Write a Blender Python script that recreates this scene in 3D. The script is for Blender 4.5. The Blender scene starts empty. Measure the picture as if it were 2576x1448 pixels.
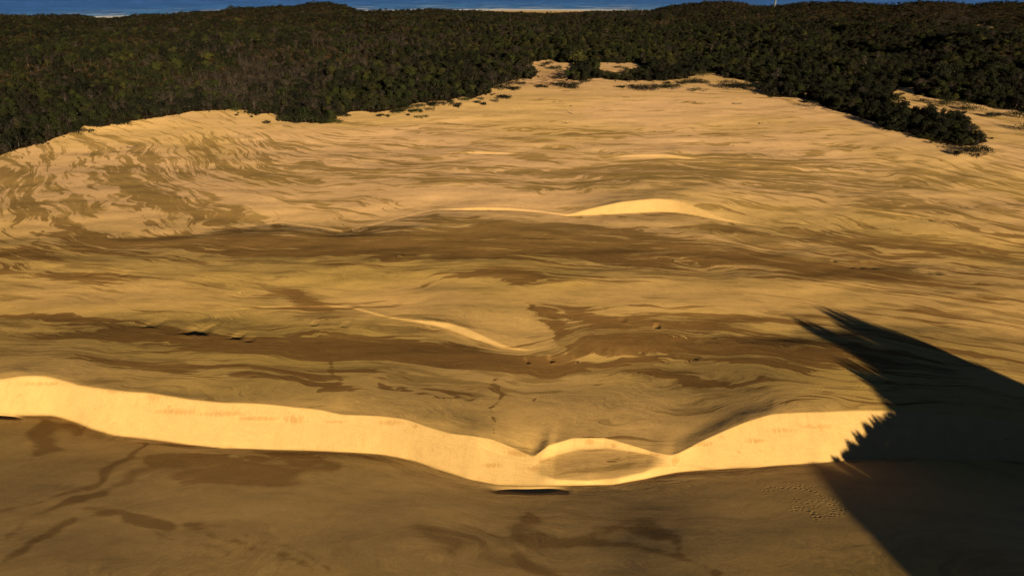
import bpy, bmesh, math, random
import numpy as np
random.seed(7)
rng = np.random.default_rng(11)
scene = bpy.context.scene
COL = scene.collection
# ------------------------------------------------------------------ camera model
F, CX, CY, H = 1740.0, 1288.0, 724.0, 100.0
PITCH = math.radians(25.5)
SP, CP = math.sin(PITCH), math.cos(PITCH)
def at(px, py, z=0.0):
    v = (py-CY)/F
    t = (H-z)/(SP+v*CP)
    return t*(px-CX)/F, t*(CP-v*SP)
def proj(x, y, z):
    d = y*CP-(z-H)*SP
    d = np.where(d > 1, d, 1)
    return CX+F*x/d, CY+F*((H-z)*CP-y*SP)/d
SUN_AZ, SUN_EL = math.radians(24), math.radians(12.5)
QD = (-math.sin(SUN_AZ), math.cos(SUN_AZ)); PD = (math.cos(SUN_AZ), math.sin(SUN_AZ))
# ------------------------------------------------------------------ noise
def _hash(ix, iy, seed):
    h = (ix.astype(np.int64)*374761393 + iy.astype(np.int64)*668265263 + seed*2147483647) & 0xffffffff
    h = ((h ^ (h >> 13))*1274126177) & 0xffffffff
    return ((h ^ (h >> 16)) & 0xffff)/65535.0*2*math.pi
def perlin(x, y, seed=0):
    ix = np.floor(x); iy = np.floor(y); fx = x-ix; fy = y-iy
    ux = fx*fx*fx*(fx*(fx*6-15)+10); uy = fy*fy*fy*(fy*(fy*6-15)+10)
    def g(dx, dy):
        a = _hash(ix+dx, iy+dy, seed)
        return np.cos(a)*(fx-dx)+np.sin(a)*(fy-dy)
    a = g(0, 0); b = g(1, 0); c = g(0, 1); d = g(1, 1)
    return ((a+(b-a)*ux)+((c+(d-c)*ux)-(a+(b-a)*ux))*uy)*1.5
def fbm(x, y, octv=4, seed=0, gain=.5):
    s = 0; a = 1; f = 1
    for i in range(octv):
        s = s+a*perlin(x*f+i*17.3, y*f-i*9.1, seed+i); a *= gain; f *= 2.03
    return s
def sstep(a, b, x):
    t = np.clip((x-a)/(b-a), 0, 1); return t*t*(3-2*t)
# ------------------------------------------------------------------ terrain, from dune lines
def radii(a0, a1, n):
    return np.exp(np.linspace(math.log(a0), math.log(a1), n, endpoint=False))
R = np.concatenate([np.linspace(0.5, 62, 12, endpoint=False), radii(62, 95, 130), radii(95, 150, 400),
                    radii(150, 330, 420), radii(330, 620, 260), radii(620, 1950, 200), radii(1950, 2600, 6), [2600]])
th_f = np.linspace(-47, 47, 1151)
TH = np.radians(np.concatenate([np.linspace(-180, -47, 60, endpoint=False), th_f, np.linspace(47, 100, 110)[1:],
                                np.linspace(100, 180, 24)[1:]]))
NT, NR = len(TH), len(R)
SLOPE = math.tan(math.radians(28))
def polar(pts):          # pts: (px,py,z) -> theta-sorted (theta, r)
    o = []
    for p in pts:
        x, y = at(p[0], p[1], p[2] if len(p) > 2 else 0)
        o.append((math.atan2(x, y), math.hypot(x, y), p[2] if len(p) > 2 else 0))
    o.sort(); return np.array(o)
def smooth(a, s):
    k = np.exp(-0.5*(np.arange(-3*s, 3*s+1)/s)**2); k /= k.sum()
    return np.convolve(np.pad(a, 3*s, mode='edge'), k, 'valid')
def line(pts, s=4):
    o = polar(pts)
    return smooth(np.interp(TH, o[:, 0], o[:, 1]), s), smooth(np.interp(TH, o[:, 0], o[:, 2]), s)
def slip(base, crest, zb, slope=SLOPE, s=4):
    """base line at height zb; crest height solved so the face has a sand's angle of repose"""
    b = polar([(p[0], p[1], zb+(p[2] if len(p) > 2 else 0)) for p in base])
    zb0 = zb; out = []
    for cp in crest:
        px, py = cp[:2]; fac = cp[2] if len(cp) > 2 else 1
        x, y = at(px, py, zb0); zb = np.interp(math.atan2(x, y), b[:, 0], b[:, 2]); lo, hi = zb, zb+14
        for _ in range(40):
            z = (lo+hi)/2
            x, y = at(px, py, z); r = math.hypot(x, y); t = math.atan2(x, y)
            rb = np.interp(t, b[:, 0], b[:, 1])
            if (r-rb)*slope > z-zb: lo = z
            else: hi = z
        out.append((px, py, max(zb+(z-zb)*fac, zb)))
    c = polar(out); rc_ = smooth(np.interp(TH, c[:, 0], c[:, 1]), s)
    rb = smooth(np.interp(TH, b[:, 0], b[:, 1]), s)
    zc = smooth(np.interp(TH, c[:, 0], c[:, 2]), s)
    zbb = smooth(np.interp(TH, b[:, 0], b[:, 2]), s)
    return rb, zbb, np.maximum(zc, zbb), rc_
B1 = [(-300,1030,-2.2),(0,1042,-2.2),(60,1045,-2.1),(130,1042,-2),(170,1052,-2),(230,1080,-2),(290,1098,-1.9),(380,1106,-1.8),(480,1120,-1.6),(560,1128,-1.4),(700,1132,-1.2),(850,1137,-.9),(960,1142,-.6),
      (1040,1158,-.4),(1100,1180,-.2),(1180,1205),(1250,1220),(1330,1222),(1430,1221),(1540,1220),(1620,1205),(1700,1187),(1800,1180),
      (1900,1176,-.4),(2060,1165,-.8),(2200,1153,-1.2),(2350,1155,-1.2),(2576,1165,-1.2),(2900,1190,-1.2)]
C1 = [(-300,975),(0,955),(60,946),(110,946),(160,958),(200,970),(260,978),(320,985),(375,988),(420,995),(480,1005),(560,1012),(650,1015),(730,1023),
      (800,1030),(860,1043),(960,1047),(1020,1055),(1070,1072),(1130,1090),(1200,1098),(1240,1105,.9),(1290,1125,.82),(1328,1142,.75),
      (1340,1150,.72),(1360,1133,.68),(1390,1112),(1440,1100),(1520,1098),(1580,1116),(1640,1136,.8),(1690,1146,1),(1720,1134,1),(1760,1112,.9),(1820,1085,.88),
      (1880,1060,.86),(1940,1042,.85),(2000,1038,.85),(2080,1036,.85),(2200,1032,.85),(2350,1040,.85),(2576,1062),(2900,1100)]
kk = np.interp(TH, np.radians([5, 12]), [.045, .022])
rb1, zb1, zc1, rc1 = slip(B1, C1, 0.0, s=3)
slope1 = smooth(np.interp(TH, np.radians([-42, -20, 0, 25, 42]), [.105, .125, .155, .155, .135]), 40)
rbs = smooth(rb1, 45); zbs = smooth(zb1, 45)
zb1 = zbs+slope1*np.clip(rbs-rb1, -9, 9)
# lobe with the hollow between two slip faces: rim and basin lines
def at_th(px, py, z):
    x, y = at(px, py, z); return math.atan2(x, y), math.hypot(x, y)
lobe_rim = polar([(1330,1192,.9),(1400,1205,.8),(1480,1208,.7),(1560,1200,.8),(1620,1187,.9),(1680,1165,1.1)])
lobe_bas = polar([(1335,1172,1.3),(1380,1150,1.0),(1440,1134,.9),(1520,1128,.9),(1580,1134,1.0),(1640,1145,1.3),(1685,1153,1.6)])
w_l = sstep(lobe_rim[0, 0]-.004, lobe_rim[1, 0], TH)*(1-sstep(lobe_rim[-2, 0], lobe_rim[-1, 0]+.01, TH))
rim_r = rb1+(rc1-rb1)*.34; rim_z = zb1+(zc1-zb1)*.34; bas_r = rb1+(rc1-rb1)*.67; bas_z = zb1+(zc1-zb1)*.67
rim_r = rim_r*(1-w_l)+np.interp(TH, lobe_rim[:, 0], lobe_rim[:, 1])*w_l
rim_z = rim_z*(1-w_l)+np.interp(TH, lobe_rim[:, 0], lobe_rim[:, 2])*w_l
bas_r = bas_r*(1-w_l)+np.interp(TH, lobe_bas[:, 0], lobe_bas[:, 1])*w_l
bas_z = bas_z*(1-w_l)+np.interp(TH, lobe_bas[:, 0], lobe_bas[:, 2])*w_l
# crest inside the lobe
cc = polar([(1345,1150,2.0),(1380,1120,2.3),(1440,1102,2.3),(1520,1100,2.2),(1580,1117,2.0),(1640,1136,1.9),(1685,1146,2.0)])
rc1 = rc1*(1-w_l)+np.interp(TH, cc[:, 0], cc[:, 1])*w_l
zc1 = zc1*(1-w_l)+np.interp(TH, cc[:, 0], cc[:, 2])*w_l
rim_r = np.maximum(rim_r, rb1+.4); bas_r = np.maximum(bas_r, rim_r+.4); rc1 = np.maximum(rc1, bas_r+.4)
B2 = [(-300,812),(0,800),(500,785),(880,772),(960,794),(1070,814),(1130,828),(1190,852),(1260,875),(1330,883),(1400,866),(1600,845),(2000,830),(2576,830),(2900,850)]
C2 = [(-300,812),(0,800),(500,785),(880,769),(940,785),(1000,798),(1070,805),(1130,811),(1180,828),(1230,851),(1290,873),(1330,882),(1400,866),(1600,845),(2000,830),(2576,830),(2900,850)]
rb2, zb2, zc2, _ = slip(B2, C2, .8); rc2 = rb2+(zc2-zb2)/SLOPE
B3 = [(-300,600,1.2),(0,600,1.2),(300,600,1.1),(480,590,.8),(700,556),(780,569),(860,585),(950,562),(1100,529),(1200,529),(1280,529),(1360,534),(1430,544),(1500,541),(1560,538),(1650,533),(1700,535),
      (1760,545),(1820,556),(1860,560),(2100,606,.5),(2576,650,.8),(2900,690,.8)]
C3 = [(-300,600),(0,600),(300,600),(480,590),(700,555),(780,567),(860,584),(950,561),(1100,528),(1200,522),(1280,523),(1360,531),(1430,540),(1480,526),(1560,508),(1640,500),(1700,503),(1760,524),
      (1820,551),(1860,558),(2100,606),(2576,650),(2900,690)]
ZB3 = -1.7
rb3, zb3, zc3, _ = slip(B3, C3, ZB3); rc3 = rb3+(zc3-zb3)/SLOPE
B5 = [(-300,480),(0,480),(600,480),(1300,482),(1500,475,.6),(1640,472,1.0),(1750,474,.8),(1900,478),(2100,516),(2200,531),(2250,538),(2320,548),(2576,570),(2900,600)]
C5 = [(-300,480),(0,480),(600,480),(1300,482),(1640,472),(1900,478),(2100,515),(2200,527),(2250,533),(2320,546),(2576,570),(2900,600)]
ZB5 = .1
rb5, zb5, zc5, _ = slip(B5, C5, ZB5); rc5 = rb5+(zc5-zb5)/SLOPE
B4 = [(-300,400),(0,400),(600,390),(1100,386),(1200,387),(1300,388),(1400,391),(1530,395),(1640,394),(1700,398),(1770,403),(1850,410),(2200,430),(2576,460),(2900,480)]
C4 = [(-300,400),(0,400),(600,390),(1100,386),(1180,383),(1240,383),(1320,387),(1400,391),(1530,393),(1640,388),(1700,391),(1770,401),(1850,410),(2200,430),(2576,460),(2900,480)]
ZB4 = 1.0
rb4, zb4, zc4, _ = slip(B4, C4, ZB4); rc4 = rb4+(zc4-zb4)/SLOPE
one = np.ones(NT)
nodes = []   # r, z, slope_in, slope_out (None = smooth)
def node(r, z, si=None, so=None): nodes.append([r*one, z*one, si, so])
node(0*one, zbs+slope1*rbs*.60+1.2); node(rbs*.30, zbs+slope1*rbs*.58+.6); node(rbs*.55, zbs+slope1*rbs*.45, -slope1*.95, -slope1)
node(rb1, zb1, -slope1, None)
sec = lambda r0, z0, r1, z1: (z1-z0)/np.maximum(r1-r0, .05)
s1 = sec(rb1, zb1, rim_r, rim_z); s2 = sec(rim_r, rim_z, bas_r, bas_z); s3 = sec(bas_r, bas_z, rc1, zc1)
nodes[-1][3] = s1
node(rim_r, rim_z, s1*(1-w_l)+(.45*s1+.55*s2)*w_l, s2*(1-w_l)+(.15*s1+.85*s2)*w_l); node(bas_r, bas_z, s2*(1-w_l)+(.85*s2+.15*s3)*w_l, s3*(1-w_l)+(.5*s2+.5*s3)*w_l)
node(rc1, zc1, s3, -.9*kk)
rA, _ = line([(-300,925,3.3),(0,905,3.3),(600,965,3.3),(1000,990,3.3),(1300,1050,3.3),(1500,1030,3.3),(1700,1040,3.3),(2000,960,3.3),(2576,960,3.3)], 20)
zA = smooth(zc1-kk*(np.maximum(rA, rc1+5)-rc1), 36)
rA = np.maximum(rA, rc1+5); node(rA, zA)
rB, _ = line([(-300,855,1.7),(0,850,1.7),(600,868,1.7),(1000,885,1.7),(1340,925,1.7),(1700,905,1.7),(2100,890,1.7),(2576,900,1.7)], 20)
rB = np.minimum(rB, rb2-2.5); node(rB, smooth(np.clip(zA-1.45*kk*(rB-rA), .5, 2.6), 36))
def add_slip(rb, zb, rc, zc, si, so):
    h = np.clip((zc-zb)/.25, 0, 1); sl = h*sec(rb, zb, rc, zc)
    node(rb, zb, si*one, sl+(1-h)*si); node(np.maximum(rc, rb+.6), zc, sl+(1-h)*si, so*one)
add_slip(rb2, zb2, rc2, zc2, -.02, -.005)
rC, _ = line([(-300,690,1.5),(0,690,1.5),(600,705,1.5),(1288,705,1.5),(1800,715,1.5),(2576,740,1.5)], 20)
node(rC, 1.15, -.012*one, -.012*one)
rD, _ = line([(-300,640,.2),(0,640,.2),(1288,640,.2),(1800,655,.2),(2576,690,.2)], 20)
node(rD, .0)
add_slip(rb3, zb3, rc3, zc3, -.045, -.01)
add_slip(rb5, zb5, rc5, zc5, .0, .0)
rF, _ = line([(-300,436,-.9),(0,436,-.9),(600,430,-.9),(1288,430,-.9),(1900,430,-.9),(2576,500,-.9)], 20)
node(rF, .4)
add_slip(rb4, zb4, rc4, zc4, .01, .01)
rG, _ = line([(-300,360,2.5),(0,360,2.5),(600,330,2.5),(1288,320,2.5),(1900,325,2.5),(2300,380,2.5),(2576,420,2.5)], 20)
node(rG, 4.2)
rH, _ = line([(-300,350,6),(0,345,6),(200,320,6),(600,268,6),(1288,250,6),(1900,250,6),(2300,300,6),(2576,330,6)], 20)
node(np.maximum(rH, rG+25), 9.0)
node(np.maximum(rH+120, 640), 11.5); node(860, 10); node(1150, 6)
sil = [(-300,32),(0,35),(74,37),(148,35),(193,35),(225,40),(255,47),(296,42),(356,34),(430,34),(489,27),(548,27),(569,20),(608,16),(644,18),(688,13),(742,13),
       (786,4),(828,4),(857,10),(881,16),(905,27),(1029,24),(1089,21),(1163,25),(1207,27),(1288,31),(1377,33),(1436,31),(1496,27),(1584,26),(1635,25),
       (1673,15),(1733,7),(1762,4),(1777,1),(1836,1),(1866,4),(1895,12),(1932,13),(1962,11),(2021,4),(2139,2),(2169,5),(2214,8),(2243,10),
       (2288,4),(2332,1),(2391,2),(2436,8),(2454,8),(2480,4),(2525,2),(2576,4),(2900,4)]
RS = 1500
sa = []
for px, py in sil:
    v = (py-CY)/F; dy = CP-v*SP; dx = (px-CX)/F; k = RS/math.hypot(dx, dy)
    sa.append((math.atan2(dx, dy), H-k*(SP+v*CP)))
sa = np.array(sorted(sa))
zS = smooth(np.interp(TH, sa[:, 0], sa[:, 1]-2.6), 2)
node(RS*.93, np.minimum(zS-3, 8)); node(RS, zS, .02*one, -.05*one)
SEA = -12.0
node(RS*1.065, np.minimum(-7.5, zS-6)); node(1745, SEA, -.012*one, -.012*one); node(2600, SEA-9)
RR = np.broadcast_to(R[None, :], (NT, NR)); THg = np.broadcast_to(TH[:, None], (NT, NR))
K = len(nodes)
NRr = np.array([n[0] for n in nodes]); NZ = np.array([n[1] for n in nodes])
for k in range(1, K): NRr[k] = np.maximum(NRr[k], NRr[k-1]+.35)
secs = (NZ[1:]-NZ[:-1])/(NRr[1:]-NRr[:-1])
def mono(k):
    a, b = secs[k-1], secs[k]
    m = np.where(a*b > 0, 2*a*b/(a+b+1e-12), 0.0)
    return .6*m+.4*(.5*a+.5*b)*(np.abs(a-b) < .3)
Z = np.zeros((NT, NR))
for k in range(K-1):
    so = nodes[k][3] if nodes[k][3] is not None else (mono(k) if k > 0 else secs[0])
    si = nodes[k+1][2] if nodes[k+1][2] is not None else (mono(k+1) if k+1 < K-1 else secs[-1])
    r0, r1 = NRr[k][:, None], NRr[k+1][:, None]; dr = r1-r0
    cols = np.where((R >= r0.min()-1) & (R <= r1.max()+1))[0]
    if len(cols) == 0: continue
    c0, c1 = cols[0], cols[-1]+1
    rr = R[None, c0:c1]; t = (rr-r0)/dr; m = (t >= 0) & (t <= 1)
    t2, t3 = t*t, t*t*t
    z = (2*t3-3*t2+1)*NZ[k][:, None]+(t3-2*t2+t)*dr*(so[:, None])+(-2*t3+3*t2)*NZ[k+1][:, None]+(t3-t2)*dr*(si[:, None])
    Z[:, c0:c1] = np.where(m, z, Z[:, c0:c1])
X = RR*np.sin(THg); Y = RR*np.cos(THg)
# undulation of the open sand, kept off the slip faces
onslip = np.zeros_like(Z)
for (ra, rz) in ((rb1, rc1), (rb2, rc2), (rb3, rc3), (rb4, rc4)):
    d = (rz-ra)[:, None]
    onslip = np.maximum(onslip, np.where(d > -9, sstep(.1, 1.5, d)*sstep(-3, 0, RR-ra[:, None])*(1-sstep(0, 4, RR-rz[:, None])), 0))
fs = sstep(430, 620, RR)
und = (fbm(X/70+3, Y/34, 3, 5)*.55 + fbm(X/22+.3*Y/30, Y/11, 3, 9)*.10)
nearm = 1-sstep(-6, 6, RR-rb1[:, None])
und *= 1-.72*nearm-.45*sstep(-4, 4, RR-rc1[:, None])*(1-sstep(20, 45, RR-rc1[:, None]))
Z += und*(1-.75*onslip)*(1-fs)*sstep(40, 80, RR)
# wind smooths the sheet behind the near crest sideways
j0, j1 = np.searchsorted(R, 108), np.searchsorted(R, 260)
zz_ = Z[:, j0:j1]; mk_ = (RR[:, j0:j1] > rc1[:, None]+.6).astype(float); num = np.zeros_like(zz_); den = np.zeros_like(zz_)
for sh_ in range(-60, 61, 3):
    w_ = math.exp(-.5*(sh_/24)**2)
    a0, a1 = max(0, -sh_), NT-max(0, sh_)
    num[a0:a1] += w_*zz_[a0+sh_:a1+sh_]*mk_[a0+sh_:a1+sh_]; den[a0:a1] += w_*mk_[a0+sh_:a1+sh_]
wt = sstep(1.0, 11, RR[:, j0:j1]-rc1[:, None])*(1-sstep(-16, -6, RR[:, j0:j1]-rb2[:, None]))
Z[:, j0:j1] = zz_*(1-wt)+np.where(den > 1e-3, num/np.maximum(den, 1e-3), zz_)*wt
# small hollows, cracks and pits on the damp sand (display px: x, y, half length px, depth m, width m, mound)
XP, YP = proj(X, Y, Z)
infr = (YP > -200) & (YP < 1700)
pits = [(450,527,853,856,.55),(575,608,865,867,.5),(612,640,872,873,.3),(775,800,822,824,.3),(850,878,826,828,.25),
        (1555,1578,810,812,.3),(1643,1662,826,828,.8),(1325,1336,918,916,.6),(1382,1398,913,910,.7),(1450,1458,912,910,.4),
        (205,225,699,700,.3),(295,325,702,699,.35),(1290,1420,592,594,.22),(2090,2106,653,655,.5),(2120,2240,668,674,.25),(2320,2380,690,694,.25),
        (350,400,832,835,.2),(700,1200,590,590,.12),(130,260,617,622,.2)]
for x0, x1, y0, y1, dep in pits:
    a = at(x0, y0, 0.5); b = at(x1, y1, 0.5)
    L = math.hypot(b[0]-a[0], b[1]-a[1]); ux, uy = (b[0]-a[0])/L, (b[1]-a[1])/L
    ma = (np.abs(XP-(x0+x1)/2) < (x1-x0)*2+60) & (np.abs(YP-(y0+y1)/2) < 60)
    xs, ys = X[ma]-a[0], Y[ma]-a[1]
    s = (xs*ux+ys*uy)/L; w = -xs*uy+ys*ux
    wsc = min(max(L/6, .4), 1); w = w/wsc
    w = w+fbm(X[ma]/2.0, Y[ma]/2.0, 2, 31)*.5
    e = sstep(-.05, .4, s)*(1-sstep(.6, 1.05, s))
    fl_ = 1.6+dep*2.2
    prof = np.where(w < 0, 0, np.where(w < .3, -w/.3, np.where(w < fl_, -1, np.where(w < fl_+7, -sstep(fl_+7, fl_, w), 0))))
    mound = .25*np.exp(-((w+.8)/1.6)**2)*(w < .1)+.25*np.exp(-((w-fl_-6)/3.)**2)
    Z[ma] += .85*wsc*dep*(prof*e+mound*np.exp(-((s-.5)/.6)**2))
# scoop at the foot of the big slip face
for (x0, x1, y0, dep) in ((1195, 1445, 1222, .65), (-120, 60, 1043, .9)):
    a = at(x0, y0, 0); b = at(x1, y0, 0); t0, t1 = math.atan2(*a), math.atan2(*b)
    w = RR-rb1[:, None]
    e = (sstep(t0, t0+(t1-t0)*.65, THg)*(1-sstep(t0+(t1-t0)*.7, t1, THg)))
    w = w/.8
    Z += dep*np.where(w > -2.2, -sstep(0, -2.2, w), -sstep(-4.2, -2.2, w))*e*((w > -4.2) & (w < 0))
# footprints
fp = []
def trail(pts, n, jit=.25):
    P = [at(x, y, 1.2) for x, y in pts]
    for i in range(n):
        t = i/(n-1)*(len(P)-1); k = min(int(t), len(P)-2); f = t-k
        fp.append((P[k][0]*(1-f)+P[k+1][0]*f+rng.normal(0, jit), P[k][1]*(1-f)+P[k+1][1]*f+rng.normal(0, jit)))
trail([(1925,1220),(1935,1225),(1918,1242)], 9, .5); trail([(1950,1222),(2000,1225),(2040,1232),(2060,1245),(2075,1262),(2090,1285)], 34)
trail([(1985,1217),(2040,1222)], 14, .4); trail([(1995,1268),(2035,1270),(2050,1262)], 10, .4); trail([(1992,1262),(2000,1290),(1996,1296)], 9, .4)
trail([(2010,1290),(2035,1296),(2050,1312),(2075,1313),(2095,1305),(2115,1296)], 42, .4); trail([(2092,1258),(2096,1275),(2088,1292),(2086,1305)], 12, .3)
trail([(2100,1262),(2118,1285),(2122,1296)], 9, .3); trail([(2080,1258),(2050,1290)], 9, .3); trail([(2045,1312),(2048,1326)], 6, .2)
for c in ((2170, 985, 60, 10, 60), (2290, 860, 60, 10, 12), (1860, 860, 120, 40, 40), (2060, 985, 50, 12, 22)):
    for i in range(c[4]): fp.append(at(c[0]+rng.normal(0, c[2]*.5), c[1]+rng.normal(0, c[3]*.5), 3))
trail([(1700,800),(1790,850),(1880,900),(1930,930)], 30, .6); trail([(2020,1036),(2100,1029),(2200,1026)], 40, .6)
for fx, fy in fp:
    t = math.atan2(fx, fy); r = math.hypot(fx, fy)
    i = np.searchsorted(TH, t); j = np.searchsorted(R, r)
    a, b, c, d = max(i-9, 0), i+9, max(j-7, 0), j+7
    dx = X[a:b, c:d]-fx; dy = Y[a:b, c:d]-fy; q = (dx*dx/.07+dy*dy/.04)
    Z[a:b, c:d] += -.018*np.exp(-q)+.007*np.exp(-((np.sqrt(q)-1.7)/.5)**2)
# wooded hills behind the sand
def gauss(px, py, z, sx, sy, amp, rot=0):
    x0, y0 = at(px, py, z); c, s = math.cos(rot), math.sin(rot)
    dx, dy = X-x0, Y-y0
    return amp*np.exp(-(((dx*c+dy*s)/sx)**2+((-dx*s+dy*c)/sy)**2))
hills = gauss(700, 128, 20, 130, 45, 15, .75)+gauss(480, 165, 20, 80, 36, 9, .6)+gauss(1050, 130, 18, 90, 60, 6)+gauss(2360, 62, 22, 70, 60, 15)+gauss(2180, 90, 15, 60, 50, -6)
hills += gauss(2540, 130, 15, 80, 70, 12)+gauss(250, 110, 15, 90, 60, 7)+gauss(1700, 110, 12, 130, 60, 5)+gauss(100, 200, 12, 80, 50, 4)+gauss(2100, 190, 10, 80, 40, 5)
rfe = np.interp(TH, np.radians([-40, -22, -14, -4, 2, 22, 30, 36]), [470, 500, 500, 560, 660, 640, 560, 520])[:, None]
env = sstep(rfe, rfe+170, RR)*(1-sstep(1330, 1470, RR))
Z += hills*sstep(rfe-40, rfe+90, RR)*(1-sstep(1400, 1480, RR))+fbm(X/130+7, Y/100, 3, 21)*13*env+fbm(X/42, Y/42, 2, 22)*2.6*env
cap = H-RR*(H-zS[:, None]-2)/RS-3.5
Z = np.where((RR > 600) & (RR < 1420), np.minimum(Z, cap+0*Z)*1.0, Z)
Z += (fbm(X/45+2, Y/45, 2, 23)*1.6)*sstep(1480, 1540, RR)*(1-sstep(1580, 1650, RR))
# dune beside and behind the drone that throws the big shadow (right of the frame)
pq_p = X*PD[0]+Y*PD[1]; pq_q = X*QD[0]+Y*QD[1]
HILLP = [(72,0),(80,4.5),(87,11.5),(92,14.9),(96,16.2),(103,17.0),(110,17.4),(114,16.6),(118,16.2),(125,17),(142,20),(165,21),(175,18),(190,17),(230,15),(300,8)]
HQ0 = 2.0
hz = np.interp(pq_p, [a for a, b in HILLP], [b for a, b in HILLP])*np.exp(-((pq_q-HQ0)/np.where(pq_q > HQ0, 17, 45))**2)
hz *= 1-sstep(280, 360, pq_p)
wh_ = sstep(60, 76, pq_p)*(1-sstep(20, 42, pq_q))*(RR < 420)
Z = Z*(1-wh_)+hz
Z[:, 0] = Z[:, 0].mean()
# ------------------------------------------------------------------ woodland outline on the ground (display px of the ground)
BIG = 6000
edge = [(-BIG,470),(-200,420),(0,392),(60,372),(130,352),(180,332),(215,318),(260,318),(330,305),(400,296),(480,282),(560,276),(620,278),(644,289),
        (691,285),(709,306),(763,309),(834,309),(851,287),(911,280),(934,284),(991,275),(1056,259),(1130,253),(1160,243),(1192,246),(1234,234),(1240,217),
        (1288,203),(1344,196),(1347,180),(1318,167),(1340,156),(1386,149),(1400,157),(1450,160),(1446,176),(1436,190),(1424,201),(1450,203),(1510,196),(1561,203),(1614,203),(1673,203),(1727,197),
        (1755,186),(1798,184),(1822,196),(1851,199),(1881,203),(1913,206),(1932,243),(2006,245),(2050,252),(2068,264),(2098,277),(2145,289),(2199,306),
        (2228,326),(2288,335),(2317,348),(2347,357),(2394,364),(2440,368),(2486,356),(2450,340),(2436,322),(2433,300),(2410,296),(2359,292),(2300,281),
        (2252,269),(2226,249),(2267,219),(2294,219),(2303,238),(2377,253),(2451,259),(2495,271),(2576,283),(2750,300),(BIG,480),(BIG,-100),(-BIG,-100)]
holes = [[(1506,158),(1560,160),(1600,157),(1630,171),(1615,184),(1560,193),(1510,189)],
         [(2006,230),(2070,236),(2078,246),(2040,243)],
         [(1555,147),(1577,147),(1577,151),(1555,151)],
         [(2455,64),(2498,66),(2500,74),(2470,73)], [(2090,300),(2096,297),(2110,303)]]
def inpoly(px, py, poly):
    r = np.zeros(px.shape, bool); n = len(poly)
    for i in range(n):
        x1, y1 = poly[i]; x2, y2 = poly[(i+1) % n]
        if y1 == y2: continue
        c = ((y1 > py) != (y2 > py)) & (px < (x2-x1)*(py-y1)/(y2-y1)+x1)
        r ^= c
    return r
def wooded(x, y, z):
    px, py = proj(x, y, z)
    w = inpoly(px+fbm(x/9, y/9, 2, 80)*11, py+fbm(x/11, y/8, 2, 81)*6, edge) & (y > 200)
    for h in holes: w &= ~inpoly(px, py, h)
    return w & (np.hypot(x, y) < 1560)
XP, YP = proj(X, Y, Z)
wob = np.clip(250/np.maximum(RR, 50), 0, 3)
veg = inpoly(XP+fbm(X/7, Y/7, 2, 40)*9*wob, YP+fbm(X/9, Y/9, 2, 41)*4*wob, edge) & (Y > 150)
for h in holes: veg &= ~inpoly(XP, YP, h)
veg = (veg & (RR < 1590)).astype(np.float32)
veg = np.maximum(veg, ((hz > 2) & (RR < 300)).astype(np.float32))
def zat(x, y):
    t = np.arctan2(x, y); r = np.hypot(x, y)
    i = np.clip(np.searchsorted(TH, t), 1, NT-1); j = np.clip(np.searchsorted(R, r), 1, NR-1)
    ft = (t-TH[i-1])/(TH[i]-TH[i-1]); fr = (r-R[j-1])/(R[j]-R[j-1])
    return (Z[i-1, j-1]*(1-ft)*(1-fr)+Z[i, j-1]*ft*(1-fr)+Z[i-1, j]*(1-ft)*fr+Z[i, j]*ft*fr)
def ground(px, py):
    z = 3.0
    for _ in range(12):
        x, y = at(px, py, z); z = .5*z+.5*float(zat(np.array([x]), np.array([y]))[0])
    return x, y, z
# ------------------------------------------------------------------ layering of the sand: t field through traced lines
iso = {104: [(0,1330),(200,1260),(360,1170),(600,1180),(900,1200),(1288,1290),(1700,1270),(2300,1270)],
       95: [(0,1420),(150,1360),(300,1310),(450,1330),(700,1400),(1000,1440),(1400,1370),(1650,1400),(1800,1448)],
       130: [(0,970),(400,1020),(900,1060),(1288,1130),(1700,1130),(2100,1040),(2576,1080)],
       148: [(0,900),(500,930),(1000,960),(1300,1010),(1500,985),(1700,960),(2576,1010)],
       172: [(0,800),(500,835),(1000,862),(1300,900),(1420,850),(1500,825),(1800,830),(2576,930)],
       205: [(0,690),(120,690),(230,715),(500,740),(900,760),(1288,740),(1800,745),(2576,850)],
       243: [(60,400),(45,480),(100,560),(250,620),(700,645),(1288,640),(1800,680),(2576,780)],
       262: [(190,390),(230,460),(330,530),(450,580),(700,600),(1288,595),(1800,620),(2576,740)],
       276: [(330,370),(390,440),(520,500),(700,555),(900,578),(1288,560),(1700,585),(2100,640),(2576,700)],
       325: [(540,370),(600,430),(750,450),(1000,455),(1288,470),(1700,450),(2576,560)],
       385: [(620,320),(800,370),(1000,385),(1288,390),(1700,390),(2200,400),(2576,450)],
       440: [(800,325),(1288,330),(1700,320),(2200,345),(2576,420)],
       520: [(900,285),(1288,278),(1700,270),(2000,280),(2300,340),(2576,390)]}
pts, vals = [], []
for tv, ln in iso.items():
    for i in range(len(ln)-1):
        for f in (0, .5):
            a = at(ln[i][0]*(1-f)+ln[i+1][0]*f, ln[i][1]*(1-f)+ln[i+1][1]*f, 1); pts.append(a); vals.append(tv)
pts = np.array(pts)/100; vals = np.array(vals, float)
def tps(d2): return np.where(d2 > 0, .5*d2*np.log(d2+1e-12), 0)
n = len(pts); D = ((pts[:, None]-pts[None])**2).sum(-1)
A = np.zeros((n+3, n+3)); A[:n, :n] = tps(D)+np.eye(n)*.01; A[:n, n] = 1; A[:n, n+1:] = pts; A[n:, :n] = A[:n, n:].T
W = np.linalg.solve(A, np.concatenate([vals, [0, 0, 0]]))
ci = np.arange(0, NT, 6); cj = np.arange(0, NR, 6)
if ci[-1] != NT-1: ci = np.append(ci, NT-1)
if cj[-1] != NR-1: cj = np.append(cj, NR-1)
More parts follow.
